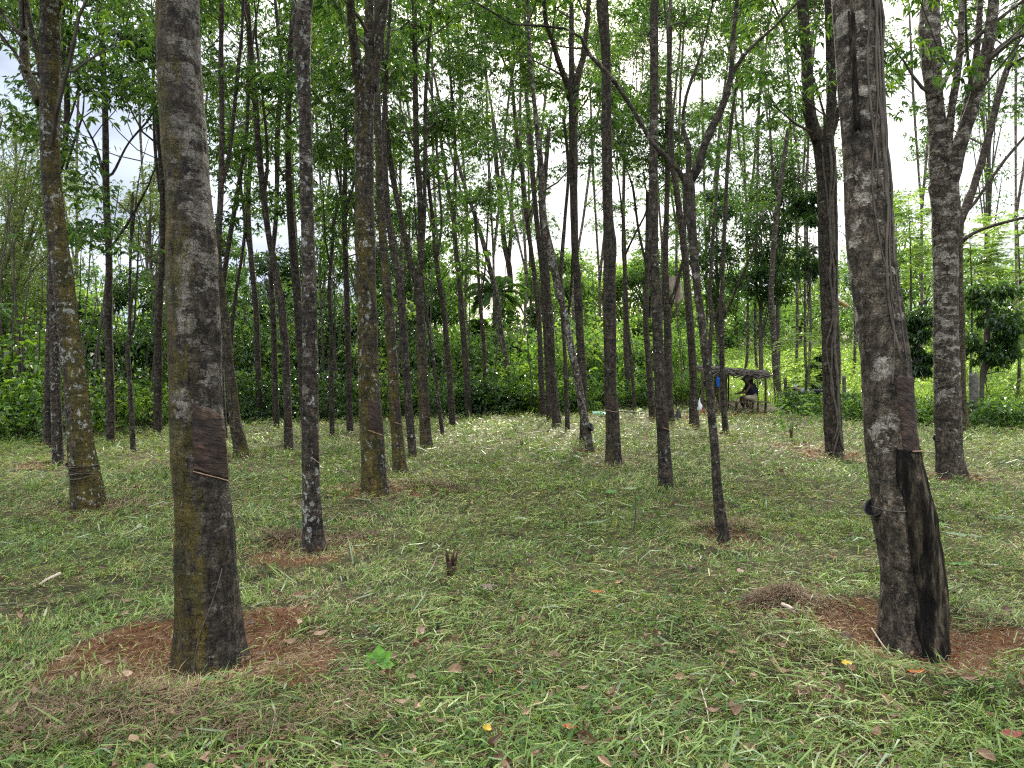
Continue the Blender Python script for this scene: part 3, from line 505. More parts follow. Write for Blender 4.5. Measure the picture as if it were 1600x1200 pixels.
def trunk_mesh(C, near, seed, flare=True):
    seg = 72 if near > 1.5 else (28 if near > .6 else 16); step = .022 if near > 1.5 else (.06 if near > .6 else .14)
    C = resample(C, step); n = len(C); a = np.arange(seg) * 2 * PI / seg
    z0 = C[0, 2]; h = C[:, 2] - z0; ca, sa = np.cos(a), np.sin(a); R0 = C[:, 3]
    A = np.stack(np.broadcast_arrays(ca[None], sa[None], h[:, None]), -1).reshape(-1, 3)
    m = 1 + .075 * (2 * vn(A * [1.1, 1.1, 1.6], seed) - 1) + .05 * (2 * vn(A * [3.2, 3.2, 6], seed + 1) - 1) + .022 * (2 * vn(A * [9, 9, 9], seed + 2) - 1)
    if near > 1.5: m = m + .014 * (2 * vn(A * [22, 22, 30], seed + 3) - 1) + .01 * (2 * vn(A * [5, 5, 34], seed + 4) - 1)
    m = m.reshape(n, seg)
    fl = np.exp(-np.maximum(h, 0) / (.13 if near < 1.5 else .17))[:, None] * ((.30 if near < 1.5 else .42) * vn(np.stack([ca * 2.4, sa * 2.4, a * 0], 1), seed + 5)[None] - (.13 if near < 1.5 else .22))
    r = R0[:, None] * (m + (fl if flare else 0))
    V = np.stack([C[:, 0:1] + r * ca, C[:, 1:2] + r * sa, np.repeat(C[:, 2:3], seg, 1)], -1).reshape(-1, 3)
    V = np.concatenate([V, C[-1:, :3]]); a0 = np.arange(seg)
    Tt = np.stack([np.full(seg, n * seg), (n - 1) * seg + a0, (n - 1) * seg + (a0 + 1) % seg], 1)
    return V, Tt, ringq(n, seg), C, r
def surf(C, r, th, z, off=0.0):
    """point on a trunk surface; th, z arrays"""
    seg = r.shape[1]; fi = np.interp(z, C[:, 2], np.arange(len(C))); i0 = np.clip(fi.astype(int), 0, len(C) - 2); f = fi - i0
    ft = (th % (2 * PI)) / (2 * PI) * seg; j0 = ft.astype(int) % seg; g = ft - np.floor(ft); j1 = (j0 + 1) % seg
    rr = (r[i0, j0] * (1 - g) + r[i0, j1] * g) * (1 - f) + (r[i0 + 1, j0] * (1 - g) + r[i0 + 1, j1] * g) * f + off
    cx = np.interp(z, C[:, 2], C[:, 0]); cy = np.interp(z, C[:, 2], C[:, 1])
    return np.stack([cx + rr * np.cos(th), cy + rr * np.sin(th), z], -1)
def patch(name, C, r, t0, t1, z0, z1, off, mat, parent, base, slope=0., nth=20, nz=30, rag=.02, lump=0., seed=1, lf=(6, 14)):
    """a shell on the trunk between two angles and two heights, edges tucked back into the wood"""
    u = np.linspace(0, 1, nth); v = np.linspace(0, 1, nz); U, Vv = np.meshgrid(u, v)
    top = z1 + rag * (2 * vn(np.stack([u * 7, u * 0, u * 0], 1), seed) - 1); bot = z0 + rag * .4 * (2 * vn(np.stack([u * 9, u * 0 + 3, u * 0], 1), seed) - 1)
    jl = rag * 2.0 * (2 * vn(np.stack([v * 8, v * 0 + 7, v * 0], 1), seed) - 1)
    zz = bot[None] * (1 - Vv) + top[None] * Vv - slope * U; th = t0 + (t1 - t0) * U + jl[:, None] * (1 - U)
    e = np.minimum(np.minimum(U, 1 - U) * nth, np.minimum(Vv, 1 - Vv) * nz); of = np.where(e < .5, -.012, off)
    if lump: of = of + np.where(e < .5, 0, lump * vn(np.stack([U.ravel() * lf[0], Vv.ravel() * lf[1], U.ravel() * 0], 1), seed).reshape(U.shape))
    p = surf(C, r, th.ravel(), zz.ravel(), of.ravel()) - base
    i = np.arange(nz - 1)[:, None] * nth + np.arange(nth - 1)[None]
    q = np.stack([i, i + 1, i + nth + 1, i + nth], -1).reshape(-1, 4)
    return link(name, mesh(name, p, quads=q, smooth=True, attrs={'rnd': np.full(len(p), .5)}), mat, parent)
def angp(C, r, px, z):
    th = np.linspace(-PI + .1, -.1, 240); q = surf(C, r, th, np.full(240, z)); x = 800 + F * q[:, 0] / q[:, 1]; return float(th[np.argmin(np.abs(x - px))])
built = {}
for ti, T in enumerate(TREES):
    rg = np.random.default_rng(100 + ti); d = T['d']; pts = T['pts']; x0, y0, w0 = pts[0]
    base = P(x0, y0, d); base[2] = float(gz(np.array([base[0]]), np.array([base[1]]))[0])
    K = [np.append(P(x, y, d), w * .5 * d / F) for x, y, w in pts]
    foot = K[0].copy(); foot[2] = base[2] - .12; foot[3] *= 1.04; K = [foot] + [k for k in K if k[2] > base[2] - .05]
    K = np.array(K); paths = []; root = empty(T['name'], base, T['label'], T['cat'], T['grp'])
    H = T['H'] + rg.normal(0, .6)
    if not T['limbs'] or pts[-1][1] < 40:
        t = norm(K[-1][:3] - K[-2][:3]); rr = K[-1][3]; n_ = max(2, int((H * .72 - K[-1][2]) / 1.2))
        if K[-1][2] < H * .72:
            for k in range(n_):
                t = norm(t + rg.normal(0, .05, 3) + [0, 0, .06]); K = np.vstack([K, np.append(K[-1][:3] + t * 1.2, rr * (1 - .5 * (k + 1) / n_))])
    near = w0 * 1.0 / 40
    V_, T_, Q_, C, r = trunk_mesh(K, near, ti * 17)
    me = mesh('trunk', V_ - base, T_, Q_, smooth=True)
    tr = link('trunk', me, BARK, root); props = dict(moss=T['moss'], mossx=T['mx'], lichen=T['lichen'], patch=T['patch'], dark=T['dark'], tone=T['tone'], seed=float(ti * 3.7))
    for k, v in props.items(): tr[k] = v
    paths.append(C); built[ti] = (root, C, r, base, d)
    tips = [(C[-1], norm(C[-1][:3] - C[-4][:3]))] if (not T['limbs'] or pts[-1][1] < 40) else []
    for li, lb in enumerate(T['limbs']):
        off = np.linspace(0, 1, len(lb)) * rg.normal(0, .35) * min(1, .05 * d); w = []
        K2 = np.array([np.append(P(x, y, d + off[k]), wd * .5 * (d + off[k]) / F) for k, (x, y, wd) in enumerate(lb)])
        C2 = resample(K2, .07 if near > .6 else .15)
        # carry on upward out of frame
        if C2[-1][2] < H * .75:
            tt = norm(C2[-1][:3] - C2[-3][:3]); ext = branch(C2[-1][:3], tt + np.array([0, 0, .25]), max(1.2, (H * .8 - C2[-1][2]) * .8) if lb[-1][1] < 60 else 1.0, C2[-1][3], C2[-1][3] * .4, 8, .12, .1, rg)
            C2 = np.vstack([C2, ext[1:]])
        V_, T_, Q_ = tube(C2, 14 if lb[0][2] * 1.0 > 9 else 8, .12, ti + li, 7)
        ob = link('limb', mesh('limb', V_ - base, T_, Q_, smooth=True), BARK, root)
        for k, v in props.items(): ob[k] = v
        paths.append(C2); tips.append((C2[-1], norm(C2[-1][:3] - C2[-3][:3])))
    tw = MB(); lf = MB()
    for tp, td in tips:
        for _ in range(3 if len(tips) < 3 else 2):
            if tp[2] > H * .5 and H > 10:
                B = branch(tp[:3], td + rg.normal(0, .35, 3) * [1, 1, .3], 2.2 + rg.random() * 2, max(tp[3] * .7, .015), .012, 9, .2, .12, rg)
                tw.add(*tube(B, 6)); paths.append(B)
    zmin = T['zmin'] if T['zmin'] else (3.9 + .11 * d if H > 10 else H * .45)
    far = d > 13; vf = d > 32
    foliage_from(paths, tw, lf, zmin + rg.normal(0, .5), T['crown'] * (.5 if not far else (.58 if not vf else .42)), (.125 if not far else .14) if not vf else .15, d, H, rg, per=(8 if not far else 10) if not vf else 12, spread=.22 if not far else (.30 if not vf else .45))
    if lf.V: crown('crown', lf, LEAF, tw, TWIG, root, base)
    elif tw.V: tw.out('twigs', TWIG, root, base)
    # tapped panel
    if T['panel']:
        xl, xr, yt, yb, sl_ = T['panel']; z1 = CH - (yt - HY) / F * d; z0 = CH - (yb - HY) / F * d
        zc = (z0 + z1) / 2; cx = np.interp(zc, C[:, 2], C[:, 0]); rr = np.interp(zc, C[:, 2], C[:, 3])
        z1 = CH - (yt - HY) / F * (d - rr); z0 = CH - (yb - HY) / F * (d - rr)
        def ang(px): return angp(C, r, px, zc)
        ta, tb = ang(xl), ang(xr)
        if xr - xl > 25 and w0 < 60: tb = max(tb, -.25)
        if w0 > 60: tb = .1
        sl_m = sl_ / F * d
        pn = patch('tapping_panel', C, r, ta, tb, z0, z1, .005, PANEL, root, base, slope=sl_m, nth=30 if near > 1.5 else 10, nz=50 if near > 1.5 else 14, lump=.006 if near > 1.5 else 0, seed=ti, rag=.02)
        u = np.linspace(0, 1, 14); cutp = surf(C, r, ta + (tb - ta) * u, z0 - sl_m * u - .004, .003) - base
        V_, T_, Q_ = tube(np.column_stack([cutp, np.full(14, .0035 if near > 1.5 else .005)]), 6, .3, ti, 60)
        link('latex_cut', mesh('latex_cut', V_, T_, Q_, smooth=True), CUT, pn)
def tree_i(word): return [k for k, T in enumerate(TREES) if word in T['label']][0]
def lathe(prof, seg=20):
    prof = np.array(prof, float); n = len(prof); a = np.arange(seg) * 2 * PI / seg
    V = np.stack([prof[:, 0:1] * np.cos(a), prof[:, 0:1] * np.sin(a), np.repeat(prof[:, 1:2], seg, 1)], -1).reshape(-1, 3)
    return V, ringq(n, seg)
def rotm(rx, ry, rz):
    from mathutils import Euler
    return np.array(Euler((rx, ry, rz)).to_matrix())
# --- the big right tree: tapped panel, blackened raised bark, scar
ki = tree_i('big front rubber tree'); root, C, r, base, d = built[ki]
zz = lambda py: CH - (py - HY) / F * d
pn = patch('tapping_panel', C, r, angp(C, r, 1404, zz(650)), .5, zz(704), zz(586), .004, PANEL, root, base, nth=34, nz=60, lump=.006, rag=.012, seed=4)
bk = patch('stained_bark', C, r, angp(C, r, 1424, zz(850)), .6, zz(1040), zz(705), .002, STAIN, root, base, nth=60, nz=130, lump=.012, rag=.055, seed=9, lf=(16, 16))
u = np.linspace(0, 1, 20); cp = surf(C, r, -1.3 + 1.8 * u, zz(701) - .012 * u, .012) - base
link('latex_cut', mesh('latex_cut', *tube(np.column_stack([cp, np.full(20, .0045)]), 6, .3, 3, 60), smooth=True), CUT, pn)
sc_ = patch('scar', C, r, -2.45, -2.12, zz(215), zz(28), .004, STAIN, root, base, nth=8, nz=40, lump=.006, rag=.02, seed=12)
VINE = simple('vine_bark', (.13, .11, .085), .8, .2, (.05, .042, .034), 12, .004)
def vines(idx, name, label, specs, group=None):
    root, C, r, base, d = built[idx]; rt = empty(name, base, label, 'vine', group)
    for k, (x0, ytop, ybot, wpx, amp) in enumerate(specs):
        z = np.linspace(CH - (ybot - HY) / F * d, CH - (ytop - HY) / F * d, 60); cx = np.interp(z, C[:, 2], C[:, 0]); rr = np.interp(z, C[:, 2], C[:, 3])
        th = -PI + np.arccos(-np.clip(x0, -.97, .97)) + amp * (2 * vn(np.stack([z * 1.6, z * 0, z * 0 + k], 1), 40 + k) - 1) * 1.2
        w = wpx * .5 * d / F
        p = surf(C, r, th, z, w * .6) - base
        link('stem', mesh('stem', *tube(np.column_stack([p, np.full(60, w)]), 7, .2, k, 20), smooth=True), VINE, rt)
vines(ki, 'climbing_vine', 'bundle of thin grey climbing stems running down the big right front trunk', [(.18, -30, 560, 4, .22), (.34, -30, 330, 3.5, .25), (.5, -30, 480, 3, .3), (.1, -30, 300, 3, .25), (.6, 100, 560, 2, .4), (.02, 150, 600, 2.2, .35), (.7, -30, 420, 4, .3)])
vines(tree_i('vine-draped'), 'climbing_vine', 'tangle of thin vines hugging the brown tree left of the big right tree', [(-.5, 230, 690, 3, .5), (.1, 230, 700, 4, .35), (.5, 235, 640, 3, .4), (.8, 240, 600, 3, .3), (-.1, 300, 715, 3, .6)])
ka = tree_i('thick patchy grey'); 
vines(ka, 'climbing_vine', 'single hair-thin vine at the foot of the thick front tree', [(.42, 880, 1045, 1.6, .5)])
# --- latex cups held by wire
BLKP = simple('black_cup', (.012, .012, .013), .35, .5); BRNP = simple('brown_cup', (.06, .038, .028), .6, .4); WIRE = simple('wire', (.16, .15, .13), .5, .5)
CUPV, CUPQ = lathe([(.0, -.05), (.022, -.048), (.040, -.035), (.052, -.012), (.057, .012), (.054, .012), (.048, -.010), (.036, -.031), (.02, -.042), (0, -.044)], 24)
def cup(idx, px, py, sc, rot, mat, label, wire=True, th0=-PI):
    root, C, r, base, d = built[idx]; p = P(px, py, d); p[1] -= 0.02
    rt = empty('latex_cup', p, label, 'latex cup')
    link('bowl', mesh('bowl', (CUPV * sc) @ rotm(*rot).T, quads=CUPQ, smooth=True), mat, rt)
    if wire:
        a = np.linspace(-PI, PI, 50); z = np.full(50, p[2] + .012) + .012 * np.sin(a + 1); q = surf(C, r, a, z, .004) - p
        link('wire', mesh('wire', *tube(np.column_stack([q, np.full(50, .0016 * max(1, d / 4))]), 5), smooth=True), WIRE, rt)
cup(ki, 1364, 792, 1.0, (.5, -.9, 0), BLKP, 'black latex cup wired to the left side of the big right front trunk')
k1 = tree_i('mossy lichen-spotted'); cup(k1, 121, 729, 1.9, (2.5, .3, 0), BRNP, 'brown upturned latex cup tied to the mossy far-left tree')
cup(tree_i('spotted rubber tree leaning left'), 923, 667, 1.5, (.4, .9, 0), BLKP, 'small black latex cup on the leaning spotted trunk', False)
cup(tree_i('right edge opening'), 1464, 684, 1.1, (.5, -.8, 0), BLKP, 'tiny black latex cup on the left of the right-edge forked trunk', False)
# strings of coagulated rubber and cord round the far-left trunk
root, C, r, base, d = built[k1]; rt = empty('cord_binding', P(135, 735, d), 'tangled brown cords and bark strips bound round the mossy far-left tree', 'cord'); o_ = P(135, 735, d)
for k in range(10):
    a = np.linspace(-2.6 + rng.random() * .6, -.2 - rng.random() * .8, 22); zc = o_[2] + rng.normal(0, .035); z = zc + .03 * np.sin(a * (1 + rng.random()) + rng.random() * 6)
    q = surf(C, r, a, z, .008 + .02 * rng.random()) - o_
    link('cord', mesh('cord', *tube(np.column_stack([q, np.full(22, .003 + .003 * rng.random())]), 5), smooth=True), VINE if k % 3 == 0 else PANEL, rt)

# ------------------------------------------------------------------ shelter, bench, person and the small things (about 26 m away)
WOOD = simple('weathered_pole', (.13, .10, .075), .85, .2, (.06, .045, .035), 9, .01); THATCH = simple('thatch', (.12, .105, .09), .9, .2, (.05, .043, .037), 14, .02)
D = 26.5
def pole(name, a, b, r0, r1, m, parent=None, base=None, seg=8):
    K = np.array([np.append(a, r0), np.append((np.asarray(a) + b) / 2 + rng.normal(0, .012, 3), (r0 + r1) / 2), np.append(b, r1)])
    V_, T_, Q_ = tube(resample(K, .15), seg, .12, 3, 9)
    return link(name, mesh(name, V_ - (base if base is not None else 0), T_, Q_, smooth=True), m, parent)
def g(x, y): return float(gz(np.array([x]), np.array([y]))[0])
sb = P(1150, 645, D); sb[2] = g(sb[0], D)
sh = empty('shelter', sb, 'low open lean-to of rough poles under a ragged brush roof', 'shelter')
for (px, pt, dy, w) in [(1196, 584, 0, .045), (1097, 577, 0, .05), (1121, 576, -.3, .035), (1133, 580, 1.6, .03), (1190, 580, 1.6, .035), (1160, 580, 1.7, .03), (1102, 577, 1.6, .035), (1138, 580, .2, .03), (1187, 585, .8, .03)]:
    t_ = P(px, pt, D); t_[1] += dy; b_ = t_.copy(); b_[2] = g(t_[0], t_[1]) - .1; pole('post', b_, t_, w, w * .85, WOOD, sh, sb)
for (a, b2, dy) in [((1090, 577), (1199, 586), -.12), ((1092, 575), (1196, 581), 1.5)]:
    A_ = P(*a, D); B_ = P(*b2, D); A_[1] += dy; B_[1] += dy; pole('beam', A_, B_, .03, .025, WOOD, sh, sb)
rf = MB()
for k in range(240):
    x = rng.uniform(1108, 1200); zt = P(x, 577 + (x - 1108) * .085, D); y0 = D - .35 + rng.random() * .3; y1 = y0 + 1.0 + rng.random() * 1.2
    a = np.array([zt[0] + rng.normal(0, .1), y0, zt[2] + rng.normal(.02, .025)]); b2 = np.array([a[0] + rng.normal(-.1, .25), y1, a[2] + .08 + rng.normal(0, .03)])
    V_, T_, Q_ = tube(np.array([np.append(a, .012), np.append((a + b2) / 2 + [0, 0, .04 * rng.random()], .018), np.append(b2, .01)]), 4); rf.add(V_, T_, Q_)
for k in range(110):
    x = rng.uniform(1112, 1198); a = P(x, 580 + (x - 1108) * .08, D); a[1] -= .3 + rng.random() * .2; b2 = a + [rng.uniform(.15, .5) * (rng.choice([-1, 1]) if x < 1186 else -1), rng.normal(0, .2), rng.normal(-.06, .09)]
    V_, T_, Q_ = tube(np.array([np.append(a, .02), np.append((a + b2) / 2, .024), np.append(b2, .008)]), 5); rf.add(V_, T_, Q_)
rp = [P(1110, 578, D), P(1199, 586, D)]
a, b2 = rp; rf.add(np.array([a + [0, -.2, 0], b2 + [0, -.2, 0], b2 + [0, 1.8, .1], a + [0, 1.8, .1], a + [0, -.2, .02], b2 + [0, -.2, .02], b2 + [0, 1.8, .12], a + [0, 1.8, .12]]), Q=[[0, 3, 2, 1], [4, 5, 6, 7], [0, 1, 5, 4], [1, 2, 6, 5], [2, 3, 7, 6], [3, 0, 4, 7]])
rf.out('roof', THATCH, sh, sb)
for lo, hi in ((1183, 1194), (1122, 1142)):
    wl = MB()
    for k in range(22):
        x = rng.uniform(lo, hi); a = P(x, 584, D); a[1] += rng.uniform(.6, 1.6); c = a.copy(); c[2] = g(a[0], a[1]) + rng.uniform(.0, .5); V_, T_, Q_ = tube(np.array([np.append(a, .016), np.append(c + rng.normal(0, .03, 3), .016)]), 4); wl.add(V_, T_, Q_)
    a = P(lo - 1, 590, D); c = P(hi + 1, 590, D); a[1] += .5; c[1] += 1.7; wl.add(*tube(np.array([np.append(a, .02), np.append(c, .02)]), 5)); wl.out('slat_wall', WOOD, sh, sb)
bb = P(1165, 645, D - .1); bb[2] = g(bb[0], bb[1])
bn = empty('bench', bb, 'rough plank bench under the brush-roofed shelter', 'bench'); seatz = P(0, 627, D)[2]
a = P(1136, 627, D - .1); c = P(1199, 628, D - .1); sm_ = MB(); 
for k in range(4): sm_.add(*box([(a[0] + c[0]) / 2, D - .3 + k * .13, seatz - .02 + rng.normal(0, .005)], [c[0] - a[0], .11, .035], rng.normal(0, .01)))
sm_.out('seat', WOOD, bn, bb)
for px, y_ in [(1149, -.28), (1159, -.25), (1173, -.28), (1152, .15), (1186, .15)]:
    t_ = P(px, 628, D); t_[1] = D + y_; q = t_.copy(); q[2] = g(q[0], q[1]) - .05; pole('leg', q, t_, .025, .025, WOOD, bn, bb)
pole('brace', P(1136, 629, D - .35), P(1157, 644, D - .35), .02, .02, WOOD, bn, bb)
# person: one skinned surface, clothes as children
def skin(name, chains, mat, parent, base, lev=2):
    me = bpy.data.meshes.new(name); bm = bmesh.new(); ly = bm.verts.layers.skin.verify(); vs = {}
    for ci, ch in enumerate(chains):
        prev = None
        for (x, y, z, rx, ry) in ch:
            key = (round(x, 3), round(y, 3), round(z, 3))
            if key not in vs:
                v = bm.verts.new((x - base[0], y - base[1], z - base[2])); v[ly].radius = (rx, ry); vs[key] = v
                if len(vs) == 1: v[ly].use_root = True
            v = vs[key]
            if prev is not None and prev is not v and not bm.edges.get((prev, v)): bm.edges.new((prev, v))
            prev = v
    bm.to_mesh(me); bm.free(); o = link(name, me, mat, parent)
    sk = o.modifiers.new('skin', 'SKIN'); sk.use_smooth_shade = True; ss = o.modifiers.new('sub', 'SUBSURF'); ss.levels = ss.render_levels = lev; return o
SKIN = simple('skin', (.075, .038, .025), .5, .4, (.055, .028, .018), 6); SHIRT = simple('navy_shirt', (.012, .014, .028), .9, .2, (.02, .022, .04), 8); SHORTS = simple('khaki_shorts', (.34, .29, .21), .9, .2, (.22, .18, .13), 8); HAIR = simple('hair', (.008, .007, .006), .8, .2)
pb = P(1180, 627, D - .15); pb[2] = g(pb[0], pb[1]); hip = P(1179, 622, D - .15)
hx, hy, hz = hip
def W3(dx, dy, dz, rx, ry=None): return (hx + dx, hy + dy, hz + dz, rx, ry or rx)
pe = empty('person', pb, 'person in a dark navy shirt and khaki shorts sitting hunched on the bench facing left', 'person')
pelvis = W3(0, 0, 0, .12, .13); ch1 = W3(-.07, 0, .28, .125, .14); ch2 = W3(-.20, 0, .46, .12, .16); nk = W3(-.30, 0, .57, .055); hd0 = W3(-.35, 0, .64, .065); hd = W3(-.39, 0, .70, .10, .105); hd2 = W3(-.39, 0, .78, .085, .085)
body = [[pelvis, ch1, ch2, nk, hd0, hd, hd2], [hd, W3(-.475, 0, .69, .022)], ]
for s in (-1, 1):
    sh_ = W3(-.22, s * .17, .47, .055); el = W3(-.36, s * .22, .22, .042); wr = W3(-.58, s * .08, .17, .028); hn = W3(-.65, s * .05, .155, .032, .02)
    body += [[ch2, sh_, el, wr, hn]]
    for f in range(4): body += [[hn, W3(-.70, s * .05 + (f - 1.5) * .018, .15 - .004 * f, .009), W3(-.735 + .006 * abs(f - 1.5), s * .05 + (f - 1.5) * .02, .125, .007)]]
    body += [[hn, W3(-.665, s * .05 - s * .035, .175, .009), W3(-.695, s * .05 - s * .045, .17, .007)]]
    kn = W3(-.46, s * .13, .03, .062); an = W3(-.20 - .10 * s, s * .12, -.40, .036); ft = W3(-.31 - .10 * s, s * .13, -.475, .036, .026)
    body += [[pelvis, W3(-.06, s * .10, -.0, .10), kn, W3(-.38 - .05 * s, s * .125, -.2, .05), an, ft, W3(-.37 - .1 * s, s * .13, -.485, .026, .018)]]
skin('body', body, SKIN, pe, pb)
st_ = [[W3(.01, 0, .02, .145, .16), W3(-.05, 0, .28, .175, .19), W3(-.18, 0, .46, .165, .21), W3(-.285, 0, .55, .08)]]
for s in (-1, 1): st_ += [[W3(-.20, 0, .46, .14, .18), W3(-.225, s * .18, .46, .075), W3(-.32, s * .215, .31, .062)]]
skin('shirt', st_, SHIRT, pe, pb)
sp_ = [[W3(.01, 0, -.02, .15, .15)]]
sp_ = []
for s in (-1, 1): sp_ += [[W3(.01, 0, -.01, .15, .16), W3(-.10, s * .11, .0, .115), W3(-.30, s * .125, .02, .095), W3(-.42, s * .13, .03, .085)]]
skin('shorts', sp_, SHORTS, pe, pb)
skin('hair', [[W3(-.37, 0, .80, .075, .08), W3(-.33, 0, .735, .075, .08), W3(-.32, 0, .68, .05, .06)]], HAIR, pe, pb)
ey = MB()
for s in (-1, 1):
    V_, Q_ = lathe([(0, -.011), (.008, -.008), (.011, 0), (.008, .008), (0, .011)], 8); ey.add(V_ + np.array([hx - .478, hy + s * .033, hz + .735]), Q=Q_)
ey.out('eyes', simple('eye', (.3, .28, .26), .3, .5), pe, pb)
# cloth and bags
def blob(name, label, cat, px, py, d, w, h, mat, prof, knot=None, seed=0, yoff=0, dep_=.7):
    p = P(px, py, d); p[1] += yoff; V_, Q_ = lathe(prof, 28); V_ = V_ * [w / 2, w / 2 * dep_, h]
    a = np.arctan2(V_[:, 1], V_[:, 0]); z = V_[:, 2] / h
    V_[:, :2] *= (1 + .22 * (2 * vn(np.stack([np.cos(a) * 2, np.sin(a) * 2, z * 2.5], 1), seed) - 1))[:, None]
    V_[:, 0] += .12 * w * (2 * vn(np.stack([z * 3, z * 0, z * 0], 1), seed + 2) - 1)
    rt = empty(name, p, label, cat); link('sack', mesh('sack', V_, quads=Q_, smooth=True), mat, rt)
    if knot: link('knot', mesh('knot', *tube(np.array([[0, 0, h * .9, .02], [.005, 0, h * 1.0, .012], [-.01, 0, h * 1.12, .022]]), 8, .3), smooth=True), mat, rt)
    return rt
WHT = simple('white_plastic', (.75, .76, .78), .35, .5, (.6, .62, .66), 5); BLU = simple('blue_cloth', (.01, .12, .5), .6, .3, (.005, .05, .25), 12); RED = simple('red_sack', (.24, .055, .025), .7, .3, (.12, .025, .015), 10); BLKB = simple('black_bag', (.006, .006, .008), .45, .5)
dB = TREES[tree_i('white plastic bag')]['d']
blob('plastic_bag', 'white plastic bag hanging pointed from the trunk left of the shelter', 'bag', 1090, 641, dB, .14, .36, WHT, [(0, 0), (.75, .02), (1, .14), (.8, .38), (.45, .6), (.2, .82), (.08, .97), (0, 1)], seed=3, yoff=-.22)
blob('hanging_cloth', 'bright blue cloth hung on the left front post of the shelter', 'cloth', 1117, 606, D, .14, .42, BLU, [(0, 0), (.4, .02), (.7, .2), (1, .6), (.9, .85), (.5, .97), (0, 1)], seed=6, yoff=-.42, dep_=.5)
blob('sack', 'red brown sack standing behind the foot of the trunk with the white bag', 'sack', 1098, 655, 25.5, .25, .38, RED, [(0, 0), (.8, .0), (1, .12), (.92, .45), (.7, .75), (.35, .93), (0, 1)], True, seed=8)
blob('plastic_bag', 'small white plastic bag on the ground right of the red sack', 'bag', 1106, 653, 25.3, .12, .22, WHT, [(0, 0), (.8, .0), (1, .3), (.6, .8), (0, 1)], seed=9)
blob('plastic_bag', 'tiny white bag on the ground in front of the shelter corner', 'bag', 1127, 652, 25.3, .13, .11, WHT, [(0, 0), (.8, .0), (1, .3), (.7, .8), (0, 1)], seed=10)
bk = blob('black_bag', 'slumped black bag leaning on the foot of the low-forked tree', 'bag', 1059, 658, 22.4, .28, .36, BLKB, [(0, 0), (.9, .0), (1, .12), (.8, .4), (.5, .7), (.25, .92), (0, 1)], True, seed=11)
# green sheet and pole on the ground
GRN = simple('mint_sheet', (.03, .15, .08), .8, .1, (.05, .19, .11), 5)
u, v = np.meshgrid(np.linspace(0, 1, 16), np.linspace(0, 1, 8)); a = P(925, 652, 24.5); sx = a[0] + u * .5; sy = 24.5 - v * .3 + u * -.5
szz = gz(sx.ravel(), sy.ravel()).reshape(sx.shape) + .06 + .05 * vn(np.stack([sx.ravel() * 5, sy.ravel() * 5, sx.ravel() * 0], 1), 2).reshape(sx.shape) + .06 * (1 - v)
i = np.arange(7)[:, None] * 16 + np.arange(15)[None]; q = np.stack([i, i + 1, i + 17, i + 16], -1).reshape(-1, 4)
Vt = np.stack([sx, sy, szz], -1).reshape(-1, 3); Vb = Vt - [0, 0, .012]; o_ = np.array([sx.mean(), sy.mean(), szz.mean()])
tag(link('plastic_sheet', mesh('plastic_sheet', np.concatenate([Vt, Vb]) - o_, quads=np.concatenate([q, q[:, ::-1] + 128]), smooth=True), GRN, loc=tuple(o_)), 'pale mint green plastic sheet lying on the grass left of the stout dark tree', 'plastic sheet')
a = P(944, 651, 25); c = P(1016, 656, 23.5); a[2] = g(a[0], a[1]) + .14; c[2] = g(c[0], c[1]) + .1; m_ = (a + c) / 2
tag(link('lying_pole', mesh('lying_pole', *[x if k else x - m_ for k, x in enumerate(tube(resample(np.array([np.append(a, .03), np.append(m_ + [0, 0, .03], .028), np.append(c, .02)]), .1), 8, .15))], smooth=True), simple('pale_green_pole', (.14, .15, .09), .7, .2, (.12, .10, .07), 3), loc=tuple(m_)), 'long pale pole lying on the ground behind the stout dark tree', 'pole')
# dry palm sheath lodged in the low fork, dead hanging banana leaf
DRY = simple('dry_sheath', (.42, .35, .28), .8, .2, (.28, .22, .17), 6, .01); DRYY = leafmat('dry_yellow_leaf', [(0, (.36, .27, .10)), (1, (.55, .45, .2))], .35, (1, .95, .7), rough=.6)
def sheet(name, pts2, d, mat, parent, base, thick=.01, fold=.08, seed=0, flip=None):
    """a curled sheet: pts2 = rows of (left px,py, right px,py)"""
    rows = []
    for k, (xl, yl, xr, yr) in enumerate(pts2):
        A_ = P(xl, yl, d); B_ = P(xr, yr, d)
        for j in range(7):
            f = j / 6; p = A_ * (1 - f) + B_ * f; p[1] += -fold * math.sin(f * PI) + .03 * math.sin(k * 2.1 + j + seed); rows.append(p)
    V = np.array(rows); n = len(pts2); i = np.arange(n - 1)[:, None] * 7 + np.arange(6)[None]; q = np.stack([i, i + 1, i + 8, i + 7], -1).reshape(-1, 4)
    V = np.concatenate([V, V + [0, thick, 0]]) - base
    return link(name, mesh(name, V, quads=np.concatenate([q, q[:, ::-1] + n * 7]), smooth=True, attrs={'rnd': np.full(len(V), .5)}), mat, parent, None if parent is not None else tuple(base))
dS = TREES[tree_i('forking low')]['d']; b_ = P(1057, 450, dS - .1)
ps = empty('palm_sheath', b_, 'pale dry palm sheath lodged in the fork of the low-forked tree', 'palm sheath')
sheet('blade', [(1045, 432, 1062, 432), (1045, 442, 1060, 440), (1046, 452, 1057, 452), (1048, 462, 1054, 462), (1050, 469, 1051, 469)], dS - .05, DRY, ps, b_)
sheet('blade', [(1060, 436, 1063, 437), (1058, 450, 1066, 452), (1056, 462, 1068, 466), (1055, 474, 1062, 472)], dS + .1, DRY, ps, b_, seed=2)
b_ = P(1318, 475, 30); sheet2 = sheet('dead_leaf', [(1300, 462, 1300, 470), (1308, 464, 1306, 474), (1316, 469, 1314, 478), (1324, 475, 1322, 481), (1328, 479, 1327, 481)], 30, DRYY, None, b_, seed=4)
